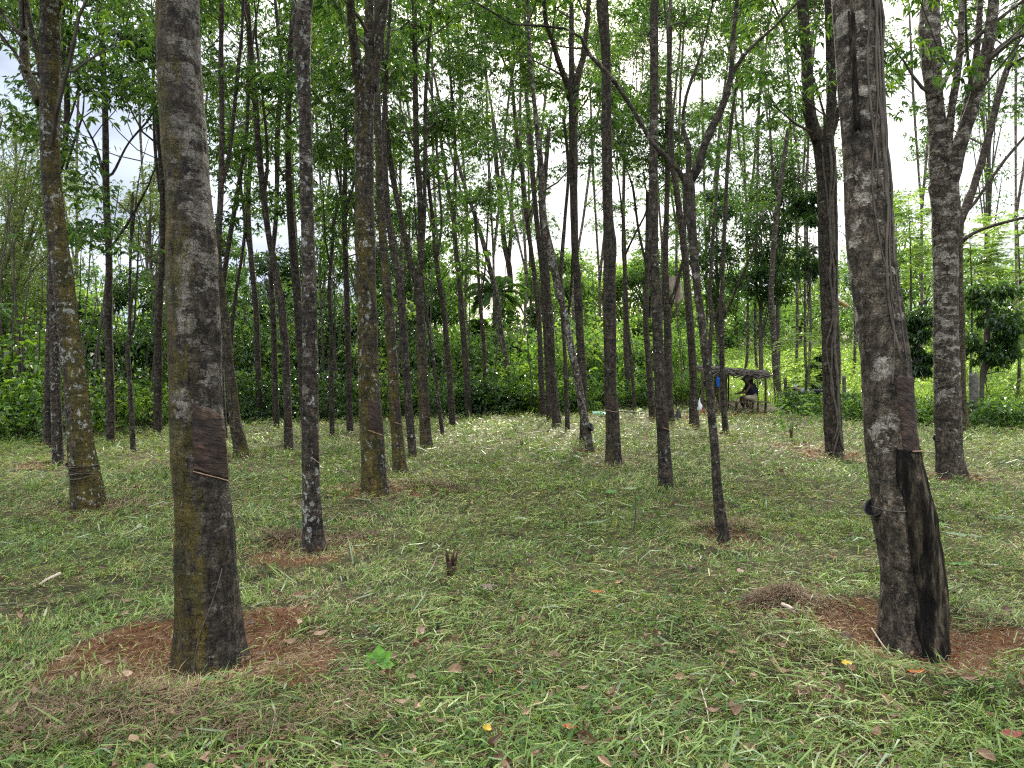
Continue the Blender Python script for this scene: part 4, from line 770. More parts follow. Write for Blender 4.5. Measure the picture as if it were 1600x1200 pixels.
tag(sheet2, 'dead yellow banana leaf hanging between the vine-draped and the big right trunks', 'leaf')
# fence posts
FP = simple('grey_post', (.16, .145, .125), .9, .2, (.07, .06, .05), 12, .012)
def fpost(px, yt, yb, w, d, label):
    b_ = P(px, yb, d); b_[2] = g(b_[0], d) - .1; top = P(px, yt, d); K = np.array([np.append(b_, w / 2), np.append((b_ + top) / 2 + [.01, 0, 0], w / 2 * .96), np.append(top - [0, 0, .02], w / 2 * .92), np.append(top, w / 2 * .7)])
    V_, T_, Q_ = tube(resample(K, .08), 10, .12, 5, 8); tag(link('fence_post', mesh('fence_post', V_ - b_, T_, Q_, smooth=True), FP, loc=tuple(b_)), label, 'fence post', 'weathered fence posts along the back')
fpost(1521, 584, 662, .24, 20.5, 'stout weathered fence post wrapped in leaves right of the reddish mossy tree')
fpost(1319, 587, 630, .14, 26, 'pale fence post just right of the vine-draped trunk')
fpost(1227, 590, 632, .13, 28, 'grey fence post right of the pale spotted tree by the shelter')
fpost(1184, 608, 634, .07, 30, 'thin short fence post behind the shelter')
# motorbike half hidden in the bushes
MBK = simple('bike_black', (.012, .012, .014), .35, .5); MWH = simple('bike_white', (.7, .7, .72), .3, .5); MOR = simple('indicator_orange', (.8, .25, .03), .4, .5); CHR = simple('bike_metal', (.4, .4, .42), .3, .5, metallic=.9)
dM = 27.0; mb_ = P(1262, 640, dM); mb_[2] = g(mb_[0], dM); bike = empty('motorbike', mb_, 'white and black motorbike parked half hidden in the bushes left of the vine-draped tree', 'motorbike')
def ring(c, R_, r_, m, name, par):
    a = np.linspace(0, 2 * PI, 33)[:-1]; b = np.linspace(0, 2 * PI, 9)[:-1]; A_, B_ = np.meshgrid(a, b, indexing='ij')
    V = np.stack([(R_ + r_ * np.cos(B_)) * np.cos(A_), r_ * np.sin(B_), (R_ + r_ * np.cos(B_)) * np.sin(A_)], -1).reshape(-1, 3) + c
    k = np.arange(32)[:, None]; l = np.arange(8)[None]; q = np.stack([k * 8 + l, k * 8 + (l + 1) % 8, ((k + 1) % 32) * 8 + (l + 1) % 8, ((k + 1) % 32) * 8 + l], -1).reshape(-1, 4)
    return link(name, mesh(name, V, quads=q, smooth=True), m, par)
for x in (-.6, .62):
    wh = link('wheel', mesh('wheel', *tube(np.array([[x, -.05, .3, .05], [x, .05, .3, .05]]), 12), smooth=True), CHR, bike); ring(np.array([x, 0, .3]), .26, .045, MBK, 'tyre', wh); ring(np.array([x, 0, .3]), .215, .012, CHR, 'rim', wh)
for nm, K, m in [('fork', [[-.6, -.06, .3, .02], [-.42, -.06, .85, .022]], CHR), ('fork', [[-.6, .06, .3, .02], [-.42, .06, .85, .022]], CHR), ('fuel_tank', [[-.35, 0, .72, .08], [-.15, 0, .76, .13], [.08, 0, .70, .09]], MWH), ('seat', [[.05, 0, .74, .08], [.35, 0, .76, .09], [.68, 0, .8, .06]], MBK), ('engine', [[-.15, 0, .4, .12], [.12, 0, .4, .14]], MBK), ('fairing', [[-.38, 0, .75, .06], [-.45, 0, .88, .10], [-.40, 0, 1.0, .06]], MWH), ('mudguard', [[-.82, 0, .58, .04], [-.62, 0, .66, .065], [-.42, 0, .56, .04]], MWH), ('handlebar', [[-.34, -.35, .98, .014], [-.4, 0, .94, .014], [-.34, .35, .98, .014]], MBK), ('exhaust', [[-.1, -.12, .3, .025], [.3, -.14, .3, .045], [.7, -.14, .38, .04]], CHR), ('tail', [[.5, 0, .7, .05], [.85, 0, .74, .04]], MWH)]:
    link(nm, mesh(nm, *tube(resample(np.array(K, float), .05), 12), smooth=True), m, bike)
link('indicator', mesh('indicator', *tube(np.array([[-.42, -.2, .84, .03], [-.42, -.25, .84, .045], [-.42, -.29, .84, .03]]), 10), smooth=True), MOR, bike)
# stumps and stick
STP = simple('stump', (.045, .028, .022), .9, .2, (.10, .05, .035), 20, .01)
for (px, py, hh, w, lb) in [(705, 900, .20, .085, 'splintered dark red brown stump sticking up from the grass at centre'), (815, 698, .16, .055, 'small dark stub standing in the grass far off at centre'), (1236, 688, .3, .07, 'dark stub beneath the leafy seedling in front of the shelter bushes')]:
    d_ = dep(py); b_ = P(px, py, d_); b_[2] = g(b_[0], d_) - .03; m_ = MB(); m_.add(*tube(resample(np.array([[0, 0, 0, w * .5], [0, 0, hh * .5, w * .42], [.004, 0, hh * .72, w * .45]]), .015), 12, .25, 3, 40))
    for k in range(5): a = k * 1.3; m_.add(*tube(np.array([[math.cos(a) * w * .25, math.sin(a) * w * .25, hh * .55, w * .2], [math.cos(a) * w * .45, math.sin(a) * w * .45, hh * (.8 + .25 * rng.random()), w * .10], [math.cos(a) * w * .6, math.sin(a) * w * .6, hh * (.9 + .3 * rng.random()), .002]]), 5, .3))
    ob = m_.out('stump', STP, off=None, smooth=True); ob.location = tuple(b_); tag(ob, lb, 'stump')

# ------------------------------------------------------------------ plants of the back edge
def clumps(mb, cen, rad, n, L, w=.42, flat=.75, droop=.25):
    """n leaves round every clump centre, most on its outside"""
    cen = np.asarray(cen, float); rad = np.broadcast_to(rad, (len(cen),)); k = np.repeat(np.arange(len(cen)), n); m = len(k)
    v = norm(rng.normal(0, 1, (m, 3))); rr = rad[k] * (.35 + .65 * rng.random(m) ** .6)
    p = cen[k] + v * rr[:, None] * [1, 1, flat]; dd = norm(v * [1, 1, .3] + rng.normal(0, .6, (m, 3)) + [0, 0, -.1])
    leaves(mb, p, dd, L * (.6 + .7 * rng.random(m)), w, droop=droop)
def jungle_tree(px, d, ytop, ybot, hw, mat, label, K=26, n=130, L=.2, trunk=True, w=.42, cat='tree', name='jungle_tree', group='trees beyond the plantation', stem=3, lean=0):
    b_ = P(px, HY, d); b_[2] = g(b_[0], d); top = P(px, ytop, d)[2]; bot = max(P(px, ybot, d)[2], b_[2] + .2); R_ = hw / F * d
    rt = empty(name, b_, label, cat, group); cen = []
    for k in range(K):
        f = rng.random(); z = bot + (top - bot) * f; pr = math.sqrt(max(.05, 1 - (2 * f - .9) ** 2 * .8)); a = rng.random() * 2 * PI; q = R_ * pr * math.sqrt(rng.random()) * .85
        cen.append([b_[0] + q * math.cos(a) + lean * f, d + q * math.sin(a), z])
    cen = np.array(cen); f = MB(); clumps(f, cen, R_ * .28 * rng.uniform(.7, 1.3, K), n, L, w)
    m_ = MB(); r0 = max(.03, R_ * .05); mid = np.array([b_[0] + lean * .3, d, bot + (top - bot) * .35]); m_.add(*tube(resample(np.array([np.append(b_ - [0, 0, .1], r0 * 1.3), np.append((b_ + mid) / 2 + rng.normal(0, .06, 3), r0), np.append(mid, r0 * .7), np.append([b_[0] + lean, d, top - .3 * R_], r0 * .3)]), .3), 8, .1)); m_.out('trunk', TWIG, rt, b_, True)
    m2 = MB()
    for c in cen[: K // 2]:
        s = b_ + (mid - b_) * rng.uniform(.4, 1); m2.add(*tube(resample(np.array([np.append(s, r0 * .4), np.append((s + c) / 2 + [0, 0, .1], r0 * .28), np.append(c, r0 * .1)]), .3), 5))
    crown('crown', f, mat, m2, TWIG, rt, b_)
    return rt
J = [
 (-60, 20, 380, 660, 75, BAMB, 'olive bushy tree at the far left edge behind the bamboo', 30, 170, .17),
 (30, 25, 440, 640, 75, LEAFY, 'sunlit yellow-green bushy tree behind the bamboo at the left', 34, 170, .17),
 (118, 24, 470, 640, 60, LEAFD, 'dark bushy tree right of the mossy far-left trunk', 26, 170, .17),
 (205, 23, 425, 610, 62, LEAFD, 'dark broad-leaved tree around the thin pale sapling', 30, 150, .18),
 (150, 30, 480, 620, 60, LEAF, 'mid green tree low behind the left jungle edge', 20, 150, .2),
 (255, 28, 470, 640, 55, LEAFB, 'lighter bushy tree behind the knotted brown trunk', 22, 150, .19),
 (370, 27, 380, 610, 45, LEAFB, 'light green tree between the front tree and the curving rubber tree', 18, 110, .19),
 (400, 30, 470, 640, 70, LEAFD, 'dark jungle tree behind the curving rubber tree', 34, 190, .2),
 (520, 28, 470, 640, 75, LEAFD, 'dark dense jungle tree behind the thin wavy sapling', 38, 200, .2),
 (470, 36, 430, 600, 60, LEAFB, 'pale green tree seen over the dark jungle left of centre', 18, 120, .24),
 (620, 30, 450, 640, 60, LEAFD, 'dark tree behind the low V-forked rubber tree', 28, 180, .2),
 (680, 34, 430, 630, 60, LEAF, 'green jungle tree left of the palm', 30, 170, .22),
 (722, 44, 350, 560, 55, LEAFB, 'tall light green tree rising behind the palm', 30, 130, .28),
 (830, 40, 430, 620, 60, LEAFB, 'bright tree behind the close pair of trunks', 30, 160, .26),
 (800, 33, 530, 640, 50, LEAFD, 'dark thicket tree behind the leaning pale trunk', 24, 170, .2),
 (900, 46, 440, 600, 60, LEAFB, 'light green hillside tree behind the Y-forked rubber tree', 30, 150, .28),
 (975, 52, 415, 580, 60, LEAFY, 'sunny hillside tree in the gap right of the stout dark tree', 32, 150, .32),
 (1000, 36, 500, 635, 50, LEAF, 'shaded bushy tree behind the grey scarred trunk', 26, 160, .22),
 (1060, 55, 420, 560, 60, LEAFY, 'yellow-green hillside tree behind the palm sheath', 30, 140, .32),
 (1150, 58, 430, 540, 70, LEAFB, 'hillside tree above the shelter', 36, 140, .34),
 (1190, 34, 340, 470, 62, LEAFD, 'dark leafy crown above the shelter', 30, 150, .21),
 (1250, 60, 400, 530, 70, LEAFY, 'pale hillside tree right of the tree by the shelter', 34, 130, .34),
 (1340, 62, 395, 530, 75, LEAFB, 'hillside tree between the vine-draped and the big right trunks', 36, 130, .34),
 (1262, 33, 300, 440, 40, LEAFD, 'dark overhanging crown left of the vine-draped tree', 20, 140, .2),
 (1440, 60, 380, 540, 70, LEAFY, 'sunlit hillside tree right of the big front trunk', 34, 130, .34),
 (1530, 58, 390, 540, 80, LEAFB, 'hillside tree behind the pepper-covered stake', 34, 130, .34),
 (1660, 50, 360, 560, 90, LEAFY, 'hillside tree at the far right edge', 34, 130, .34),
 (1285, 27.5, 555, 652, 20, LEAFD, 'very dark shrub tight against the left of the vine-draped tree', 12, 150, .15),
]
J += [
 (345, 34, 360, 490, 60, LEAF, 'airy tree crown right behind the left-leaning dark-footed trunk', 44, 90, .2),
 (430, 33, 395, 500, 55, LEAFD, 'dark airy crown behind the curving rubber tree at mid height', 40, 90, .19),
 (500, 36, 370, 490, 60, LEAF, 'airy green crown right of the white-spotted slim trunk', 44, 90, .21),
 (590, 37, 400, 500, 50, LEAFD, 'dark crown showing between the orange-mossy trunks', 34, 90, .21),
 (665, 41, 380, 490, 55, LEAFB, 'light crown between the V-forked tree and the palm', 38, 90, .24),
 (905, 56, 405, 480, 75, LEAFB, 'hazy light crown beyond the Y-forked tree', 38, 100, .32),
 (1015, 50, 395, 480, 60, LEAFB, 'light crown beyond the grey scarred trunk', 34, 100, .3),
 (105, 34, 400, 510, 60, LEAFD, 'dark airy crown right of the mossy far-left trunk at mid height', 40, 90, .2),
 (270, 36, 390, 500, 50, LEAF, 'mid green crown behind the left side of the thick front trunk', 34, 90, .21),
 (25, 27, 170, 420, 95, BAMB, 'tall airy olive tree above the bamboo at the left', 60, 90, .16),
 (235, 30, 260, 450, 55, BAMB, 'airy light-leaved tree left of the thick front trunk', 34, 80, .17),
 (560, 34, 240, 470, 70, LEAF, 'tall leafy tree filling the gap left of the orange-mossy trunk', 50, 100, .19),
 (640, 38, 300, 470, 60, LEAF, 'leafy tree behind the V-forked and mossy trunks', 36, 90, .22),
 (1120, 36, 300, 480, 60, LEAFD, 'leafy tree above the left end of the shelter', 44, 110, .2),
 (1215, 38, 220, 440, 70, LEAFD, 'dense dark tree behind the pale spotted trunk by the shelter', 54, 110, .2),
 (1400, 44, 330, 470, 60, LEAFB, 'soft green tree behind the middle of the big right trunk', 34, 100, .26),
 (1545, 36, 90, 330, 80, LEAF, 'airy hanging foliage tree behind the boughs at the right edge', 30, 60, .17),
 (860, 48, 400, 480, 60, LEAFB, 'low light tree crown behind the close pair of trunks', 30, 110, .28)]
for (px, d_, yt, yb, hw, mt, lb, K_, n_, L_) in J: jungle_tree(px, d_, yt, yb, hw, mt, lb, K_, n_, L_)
# pepper-covered stakes
for (px, d_, yt, yb, hw, lb) in [(1437, 23, 478, 582, 29, 'dark glossy climber column seen between the two big right trunks'), (1546, 21.5, 440, 568, 44, 'dark glossy climber column on a crooked stake at the right')]:
    b_ = P(px - 10, 640, d_); b_[2] = g(b_[0], d_); rt = empty('climber_column', b_, lb, 'climbing plant', 'pepper columns'); f = MB(); cen = []
    for k in range(34):
        ff = rng.random(); q = hw / F * d_ * math.sqrt(rng.random()) * (.95 - .6 * abs(ff - .45)); a = rng.random() * 2 * PI; c = P(px, yb + (yt - yb) * ff, d_); cen.append([c[0] + q * math.cos(a), d_ + q * math.sin(a), c[2]])
    clumps(f, cen, hw / F * d_ * .3, 80, .13, .75, droop=.6); f.out('foliage', LEAFD, rt, b_)
    K = np.array([np.append(b_ - [0, 0, .1], .05), np.append(P(px - 12, 600, d_), .07), np.append(P(px - 6, 560, d_), .1), np.append(P(px, yt + 10, d_), .05)]); K[1:, 1] = d_
    V_, T_, Q_ = tube(resample(K, .1), 8, .15); link('stake', mesh('stake', V_ - b_, T_, Q_, smooth=True), TWIG, rt)
    for k in range(4):
        s = P(px - 8, 585, d_); B = branch(s, [rng.normal(.5, .5), rng.normal(0, .4), rng.normal(-.1, .4)], .9, .02, .008, 8, .6, 0); V_, T_, Q_ = tube(B, 5); link('branch', mesh('branch', V_ - b_, T_, Q_, smooth=True), TWIG, rt)
# fronds
def frond(mb, st, base, dirv, L, n, ll, w, bend=.7, ang=.9, lf_droop=.35, r=.012, bare=.12):
    d0 = norm(np.asarray(dirv, float)); s = np.linspace(0, 1, 12); p = [np.asarray(base, float)]; dd = d0.copy()
    for k in range(11): dd = norm(dd + np.array([0, 0, -bend / 11 * (1 + k * .12)])); p.append(p[-1] + dd * L / 11)
    p = np.array(p); st.add(*tube(np.column_stack([p, np.linspace(r, r * .25, 12)]), 5))
    t = np.linspace(bare, .99, n); idx = t * 11; i0 = np.minimum(idx.astype(int), 10); f = (idx - i0)[:, None]; q = p[i0] * (1 - f) + p[i0 + 1] * f; tg = norm(p[i0 + 1] - p[i0])
    sd_ = norm(np.cross(tg, [0, 0, 1.])); up = np.cross(sd_, tg); sz = ll * (.45 + .75 * np.sin(np.clip(t * 1.05, 0, 1) * PI) ** .6)
    for s_ in (-1, 1): leaves(mb, q, tg * math.cos(ang) + sd_ * s_ * math.sin(ang) + up * .15 + rng.normal(0, .06, (n, 3)), sz, w, .12, up + rng.normal(0, .15, (n, 3)), lf_droop)
def palm(px, d_, ycr, ytopless, nfr, L, label, w=5, ybase=640, name='palm_tree', ll=.5):
    c = P(px, ycr, d_); b_ = c.copy(); b_[2] = g(c[0], d_); rt = empty(name, b_, label, 'palm tree'); lf = MB(); st = MB()
    V_, T_, Q_ = tube(resample(np.array([np.append(b_ - [0, 0, .1], w * .6 / F * d_), np.append((b_ + c) / 2 + [.03, 0, 0], w * .5 / F * d_), np.append(c - [0, 0, .35], w * .5 / F * d_), np.append(c, w * .35 / F * d_)]), .2), 10, .05); link('trunk', mesh('trunk', V_ - b_, T_, Q_, smooth=True), TWIG, rt)
    for k in range(nfr):
        a = k * 2.4 + rng.normal(0, .2); el = .25 + 1.1 * (k / nfr); frond(lf, st, c, [math.cos(a) * math.cos(el), math.sin(a) * math.cos(el), math.sin(el)], L * rng.uniform(.85, 1.1), 26, ll, .13, bend=1.3, r=.03)
    crown('crown', lf, LEAFB if px == 773 else LEAF, st, TWIG, rt, b_)
palm(773, 33, 462, 0, 13, 1.75, 'areca palm with a full dark crown at centre')
palm(758, 34, 520, 0, 8, 1.2, 'shorter palm left of and below the full palm crown', 4)
palm(820, 31, 600, 0, 6, .8, 'young palm with a pale frond right of the leaning trunk at centre', 4)
palm(743, 31, 560, 0, 7, 1.0, 'young bright palm low in the undergrowth left of the areca palm', 4)
palm(455, 35, 480, 0, 8, 1.6, 'palm half hidden behind the curving rubber tree', 5)
palm(1108, 30, 605, 0, 5, .6, 'seedling palm behind the left end of the shelter', 3)
# feathery light trees at the right
for (px, d_, yt, yb, hw, lb, nf) in [(1590, 26, 330, 560, 55, 'bright feathery-leaved tree at the right edge', 300), (1515, 30, 345, 470, 45, 'feathery-leaved tree rising behind the reddish mossy trunk', 230), (1655, 23, 420, 620, 50, 'low feathery bright tree at the right frame edge', 220), (1256, 26.5, 520, 630, 36, 'light feathery seedling tree left of the vine-draped trunk', 110), (1420, 33, 300, 450, 40, 'airy feathery tree behind the top of the big right trunk', 160)]:
    b_ = P(px, 640, d_); b_[2] = g(b_[0], d_); rt = empty('feathery_tree', b_, lb, 'tree', 'feathery light green trees'); lf = MB(); st = MB(); tk = MB()
    zt = P(px, yt, d_)[2]; zb = P(px, yb, d_)[2]; R_ = hw / F * d_
    tk.add(*tube(resample(np.array([np.append(b_ - [0, 0, .1], .06), np.append([b_[0] + .1, d_, (b_[2] + zt) / 2], .045), np.append([b_[0], d_, zt - .4], .015)]), .3), 7)); tk.out('trunk', TWIG, rt, b_)
    for k in range(nf):
        f = rng.random(); a = rng.random() * 2 * PI; q = R_ * .75 * math.sqrt(rng.random()); s = np.array([b_[0] + q * math.cos(a), d_ + q * math.sin(a), zb + (zt - zb) * f])
        frond(lf, lf, s, [math.cos(a), math.sin(a), .35], .55 * d_ / 26 * rng.uniform(.7, 1.3), 11, .16 * d_ / 26, .3, bend=.7, r=.006, ang=1.1, lf_droop=.1, bare=.05)
    lf.out('crown', LEAFY, rt, b_)
# bamboo at the left edge
b_ = P(2, 655, 20); b_[2] = g(b_[0], 20); rt = empty('bamboo_clump', b_, 'arching bamboo clump with fine olive leaves at the left edge', 'bamboo'); CULM = simple('bamboo_culm', (.12, .115, .045), .5, .4, (.06, .055, .03), 3); lf = MB()
for path in [[(5, 655, 5), (5, 560, 5), (8, 500, 5), (26, 440, 5), (44, 380, 4), (58, 330, 3), (72, 270, 2)], [(0, 655, 5), (0, 560, 5), (12, 490, 5), (34, 420, 4), (60, 360, 4), (85, 300, 3), (105, 240, 2)], [(-10, 655, 5), (-10, 520, 5), (5, 430, 5), (24, 370, 4), (42, 320, 3), (60, 260, 2)], [(8, 655, 4), (14, 520, 4), (35, 450, 3), (62, 410, 3), (95, 385, 2)], [(-20, 655, 5), (-25, 500, 5), (-30, 380, 4), (-20, 280, 4), (5, 180, 3)], [(-30, 655, 5), (-45, 480, 5), (-60, 350, 4), (-90, 250, 3)], [(0, 655, 4), (-6, 480, 4), (10, 350, 3), (40, 230, 2), (75, 150, 2)]]:
    dd = 20 + rng.normal(0, .4); K = np.array([np.append(P(x, y, dd), w_ * .5 / F * 20) for x, y, w_ in path]); K[0][2] = b_[2] - .1; Cc = resample(K, .2); V_, T_, Q_ = tube(Cc, 8); link('culm', mesh('culm', V_ - b_, T_, Q_, smooth=True), CULM, rt)
    m = Cc[len(Cc) // 5:]; idx = rng.integers(0, len(m), 200); q = m[idx, :3] + rng.normal(0, .3, (200, 3)) * np.linspace(.5, 1.6, len(m))[idx][:, None]
    qq = np.repeat(q, 9, 0) + rng.normal(0, .14, (1800, 3)); leaves(lf, qq, rng.normal(0, 1, (1800, 3)) * [1, 1, .5] + [0, 0, -.5], .17 * rng.uniform(.6, 1.2, 1800), .16, droop=.3)
lf.out('foliage', BAMB, rt, b_)
# seedlings and single plants on the lawn
def seedling(px, yb, h, label, mat=LEAFB, n=30, L=.1, name='seedling', spread=.16):
    d_ = dep(yb); b_ = P(px, yb, d_); b_[2] = g(b_[0], d_) ; rt = empty(name, b_, label, 'seedling'); st = MB(); lf = MB(); top = b_ + [.02, 0, h]
    K = resample(np.array([np.append(b_ - [0, 0, .03], .008), np.append((b_ + top) / 2 + [.02, 0, 0], .006), np.append(top, .003)]), .04); st.add(*tube(K, 6)); s = K[rng.integers(len(K) // 3, len(K), n), :3]; a = rng.random(n) * 2 * PI
    q = s + np.stack([np.cos(a), np.sin(a), rng.normal(.1, .3, n)], 1) * spread * rng.uniform(.2, 1, (n, 1)); leaves(lf, q, np.stack([np.cos(a), np.sin(a), rng.normal(-.1, .3, n)], 1), L * rng.uniform(.7, 1.3, n), .5)
    st.out('stem', TWIG, rt, b_); lf.out('foliage', mat, rt, b_)
seedling(1237, 686, .85, 'leafy seedling growing before the bushes right of the shelter', n=90, L=.13, spread=.4)
seedling(988, 838, .38, 'thin bent stem with two round leaves on the lawn at centre right', n=5, L=.09, spread=.05)
seedling(455, 826, .16, 'small dark leafy weed left of the white-spotted slim trunk', LEAF, n=14, L=.07, spread=.07)
seedling(600, 672, .4, 'low weed between the mossy trunks', LEAFB, n=20, L=.1)
# undergrowth belt
bx = np.array([-500, 0, 60, 130, 170, 250, 400, 520, 650, 740, 800, 870, 950, 1010, 1080, 1230, 1300, 1400, 1500, 1600, 2100]); by = np.array([715, 692, 690, 686, 682, 672, 662, 659, 655, 652, 647, 650, 645, 641, 641, 648, 655, 662, 669, 672, 690])
def edge_d(px): return dep(np.interp(px, bx, by))
def belt(name, x0, x1, n, off0, off1, h0, h1, rad, per, L, mat, label, cat='undergrowth', w=.5, skip=None):
    px = rng.uniform(x0, x1, n); d_ = edge_d(px) + rng.uniform(off0, off1, n) ** 1.0
    if skip: k = ~((px > skip[0]) & (px < skip[1]) & (d_ < skip[2])); px = px[k]; d_ = d_[k]
    x = (px - 800) / F * d_; z = gz(x, d_); cen = np.stack([x, d_, z + rng.uniform(h0, h1, len(px)) * (.6 + .8 * fbm2(x, d_, .4, 21))], 1)
    f = MB(); clumps(f, cen, rad * rng.uniform(.6, 1.4, len(px)), per, L, w); ob = f.out(name, mat); tag(ob, label, cat, kind='stuff')
belt('undergrowth', -350, 330, 260, -.3, 5, .0, 1.3, .40, 60, .14, LEAFH, 'dense leafy undergrowth along the left back edge of the lawn')
belt('undergrowth', 330, 820, 300, -.3, 5, .0, 1.3, .42, 60, .15, LEAFD, 'dark shaded undergrowth behind the centre-left trunks')
belt('undergrowth', -350, 330, 110, 2, 8, 1.0, 3.0, .6, 45, .17, LEAFD, 'tall shaded thicket behind the left trunks')
belt('undergrowth', 330, 700, 170, 3, 9, 1.2, 3.4, .7, 50, .18, LEAFD, 'tall dark thicket at centre left')
belt('undergrowth', 650, 1090, 330, .3, 5, .1, 1.0, .42, 60, .17, LEAFH, 'leafy undergrowth behind the centre trunks')
belt('undergrowth', 640, 1110, 330, 4, 14, .8, 3.0, .7, 60, .24, LEAFB, 'brighter bushes beyond the centre trunks')
belt('undergrowth', 1225, 1800, 330, -.2, 3.4, .0, .62, .32, 60, .12, LEAFH, 'low leafy hedge along the right back edge', w=.65)
belt('undergrowth', 1060, 1800, 330, 5, 26, .1, .9, .6, 60, .2, LEAFY, 'sunlit weedy growth covering the rising field at the right', skip=(1085, 1225, 31))
belt('undergrowth', 1000, 1900, 330, 26, 48, .3, 3.2, 1.3, 60, .36, LEAFB, 'bushes covering the hillside at the right')
belt('undergrowth', -700, 2300, 330, 50, 100, 1.0, 8.5, 2.6, 55, .7, LEAFB, 'far green treeline behind everything')
belt('undergrowth', -300, 1000, 260, 16, 34, .5, 4.6, 1.3, 55, .34, LEAFB, 'mass of lighter jungle beyond the dark edge')
belt('undergrowth', -350, 1090, 170, .4, 6, .2, 2.2, .55, 40, .22, LEAFH, 'broad-leaved plants mixed into the back edge', w=.6)
belt('undergrowth', -350, 1100, 120, 4, 14, 1.0, 3.6, .9, 40, .3, LEAFY, 'sunlit leaves glimpsed deep in the jungle', w=.5)  # yellow-green leaf colour stands in for sun patches inside the thicket
belt('undergrowth', -350, 620, 90, 5, 14, 2.4, 5.0, 1.2, 60, .22, LEAFB, 'loose treetops over the left undergrowth')
m_ = MB()
for k in range(150):
    px = rng.uniform(-200, 1080); d_ = float(edge_d(px)) + rng.uniform(.3, 9); b_ = P(px, HY, d_); b_[2] = g(b_[0], d_) - .1; hh = rng.uniform(2.5, 6.5); V_, T_, Q_ = tube(branch(b_, [rng.normal(0, .12), rng.normal(0, .1), 1], hh, rng.uniform(.02, .05), .012, 9, .1, .08), 6, .1); m_.add(V_, T_, Q_)
tag(m_.out('thicket_stems', TWIG), 'thicket of thin stems standing in the back undergrowth', 'undergrowth', kind='stuff')
# tall field grass on the rise at the right
n = 42000; px = rng.uniform(1000, 1900, n); d_ = edge_d(px) + 3 + 30 * rng.random(n); x = (px - 800) / F * d_; k = ~((x > P(1085, 0, 26)[0]) & (x < P(1215, 0, 26)[0]) & (d_ < 30)); x = x[k]; d_ = d_[k]; n = len(x)
m_ = MB(); blades(m_, np.stack([x, d_, gz(x, d_)], 1), rng.random(n) * 2 * PI, rng.normal(1.25, .2, n), rng.uniform(.35, .95, n), rng.uniform(.018, .04, n), rng.uniform(.2, 1.2, n)); tag(m_.out('field_grass', LEAFY), 'tall bright grass on the rising field at the right', 'grass', kind='stuff')

# ------------------------------------------------------------------ the mown lawn
def scatter(n, d0, d1, p=1.0, marg=1.6):
    """positions with density falling as 1/d^(1+p) over the ground in view and a margin beside it"""
    u = rng.random(n)
    d_ = d0 * (d1 / d0) ** u if p == 1 else (d0 ** (1 - p) + u * (d1 ** (1 - p) - d0 ** (1 - p))) ** (1 / (1 - p))
    x = (rng.random(n) * 2 - 1) * (.72 * d_ + marg); return x, d_
def on_lawn(x, y): px = 800 + F * x / y; return y < edge_d(px) + .6
def lawn(name, n, d0, d1, L, wd, pit, curl, mat, label, soilk, patchy=None, lift=.03, szp=.8, ref=4.0, cat='grass', p=1.15):
    x, y = scatter(n, d0, d1, p); k = on_lawn(x, y); so_ = soil(x, y); k &= rng.random(len(x)) < soilk(so_)
    if patchy: k &= rng.random(len(x)) < patchy(x, y)
    x = x[k]; y = y[k]; n = len(x); s = np.maximum(1, (y / ref)) ** szp
    swirl = 2 * PI * 2 * fbm2(x, y, .55, 31, 2) + rng.normal(0, .9, n)
    h = lift * rng.random(n) ** 1.5 * (.3 + 1.4 * fbm2(x, y, 3.5, 11, 2)) * np.minimum(s, 2.5)
    m_ = MB(); blades(m_, np.stack([x, y, gz(x, y) + h], 1), swirl, rng.normal(pit[0], pit[1], n), L * rng.uniform(.5, 1.4, n) * s ** .75, wd * rng.uniform(.6, 1.4, n) * s, rng.normal(curl, .5, n))
    tag(m_.out(name, mat), label, cat, kind='stuff')
fresh = lambda x, y: np.clip((fbm2(x, y, 1.1, 50, 3) - .40) * 7, .08, 1)
dryp = lambda x, y: np.clip((fbm2(x, y, .8, 70, 3) - .40) * 4, .10, 1) 
lawn('mown_grass', 165000, 1.9, 32, .065, .0042, (.35, .35), .6, GRASS, 'short mown grass covering the plantation floor', lambda s: 1 - .76 * s, lambda x, y: np.clip((fbm2(x, y, 2.2, 200, 3) - .30) * 3.2, .22, 1), lift=.04)
lawn('fresh_grass', 105000, 1.9, 32, .078, .0050, (.5, .4), .9, GRASSG, 'fresh green grass patches on the plantation floor', lambda s: 1 - .97 * s, fresh, lift=.04)
lawn('dry_grass', 125000, 1.9, 32, .075, .0030, (.15, .25), .4, STRAW, 'dry cut straw strewn over the grass and bare soil', lambda s: .75 + .1 * s, dryp, lift=.045, cat='straw')
lawn('brown_thatch', 60000, 1.9, 30, .07, .0028, (.12, .25), .5, THDARK, 'patches of brown dead thatch between the green clippings', lambda s: .35 + .65 * s, lambda x, y: np.clip((fbm2(x, y, .65, 170, 3) - .45) * 6, .12, 1) + (soil(x, y) > .15) * .5, lift=.03, cat='thatch')
near_w = lambda x, y: np.clip((5.6 - y) / 2.2, 0, 1) * np.clip((fbm2(x + 1.5, y, .7, 90, 2) - .33) * 5 + (x > -.6) * .5, .04, 1)
lawn('cut_blades', 24000, 1.8, 7, .15, .0075, (.18, .28), .8, GRASSG, 'long cut grass blades lying flat across the foreground', lambda s: 1 - .95 * s, near_w, lift=.075, p=1.0)
lawn('pale_blades', 5000, 1.8, 30, .15, .0085, (.15, .25), .6, PALE, 'pale undersides of cut blades scattered over the lawn', lambda s: 1 - .9 * s, lambda x, y: np.clip((fbm2(x, y, 1.1, 95, 2) - .4) * 4, .05, 1) * np.clip(7 / y, .15, 1), lift=.06, cat='cut grass', p=1.3)
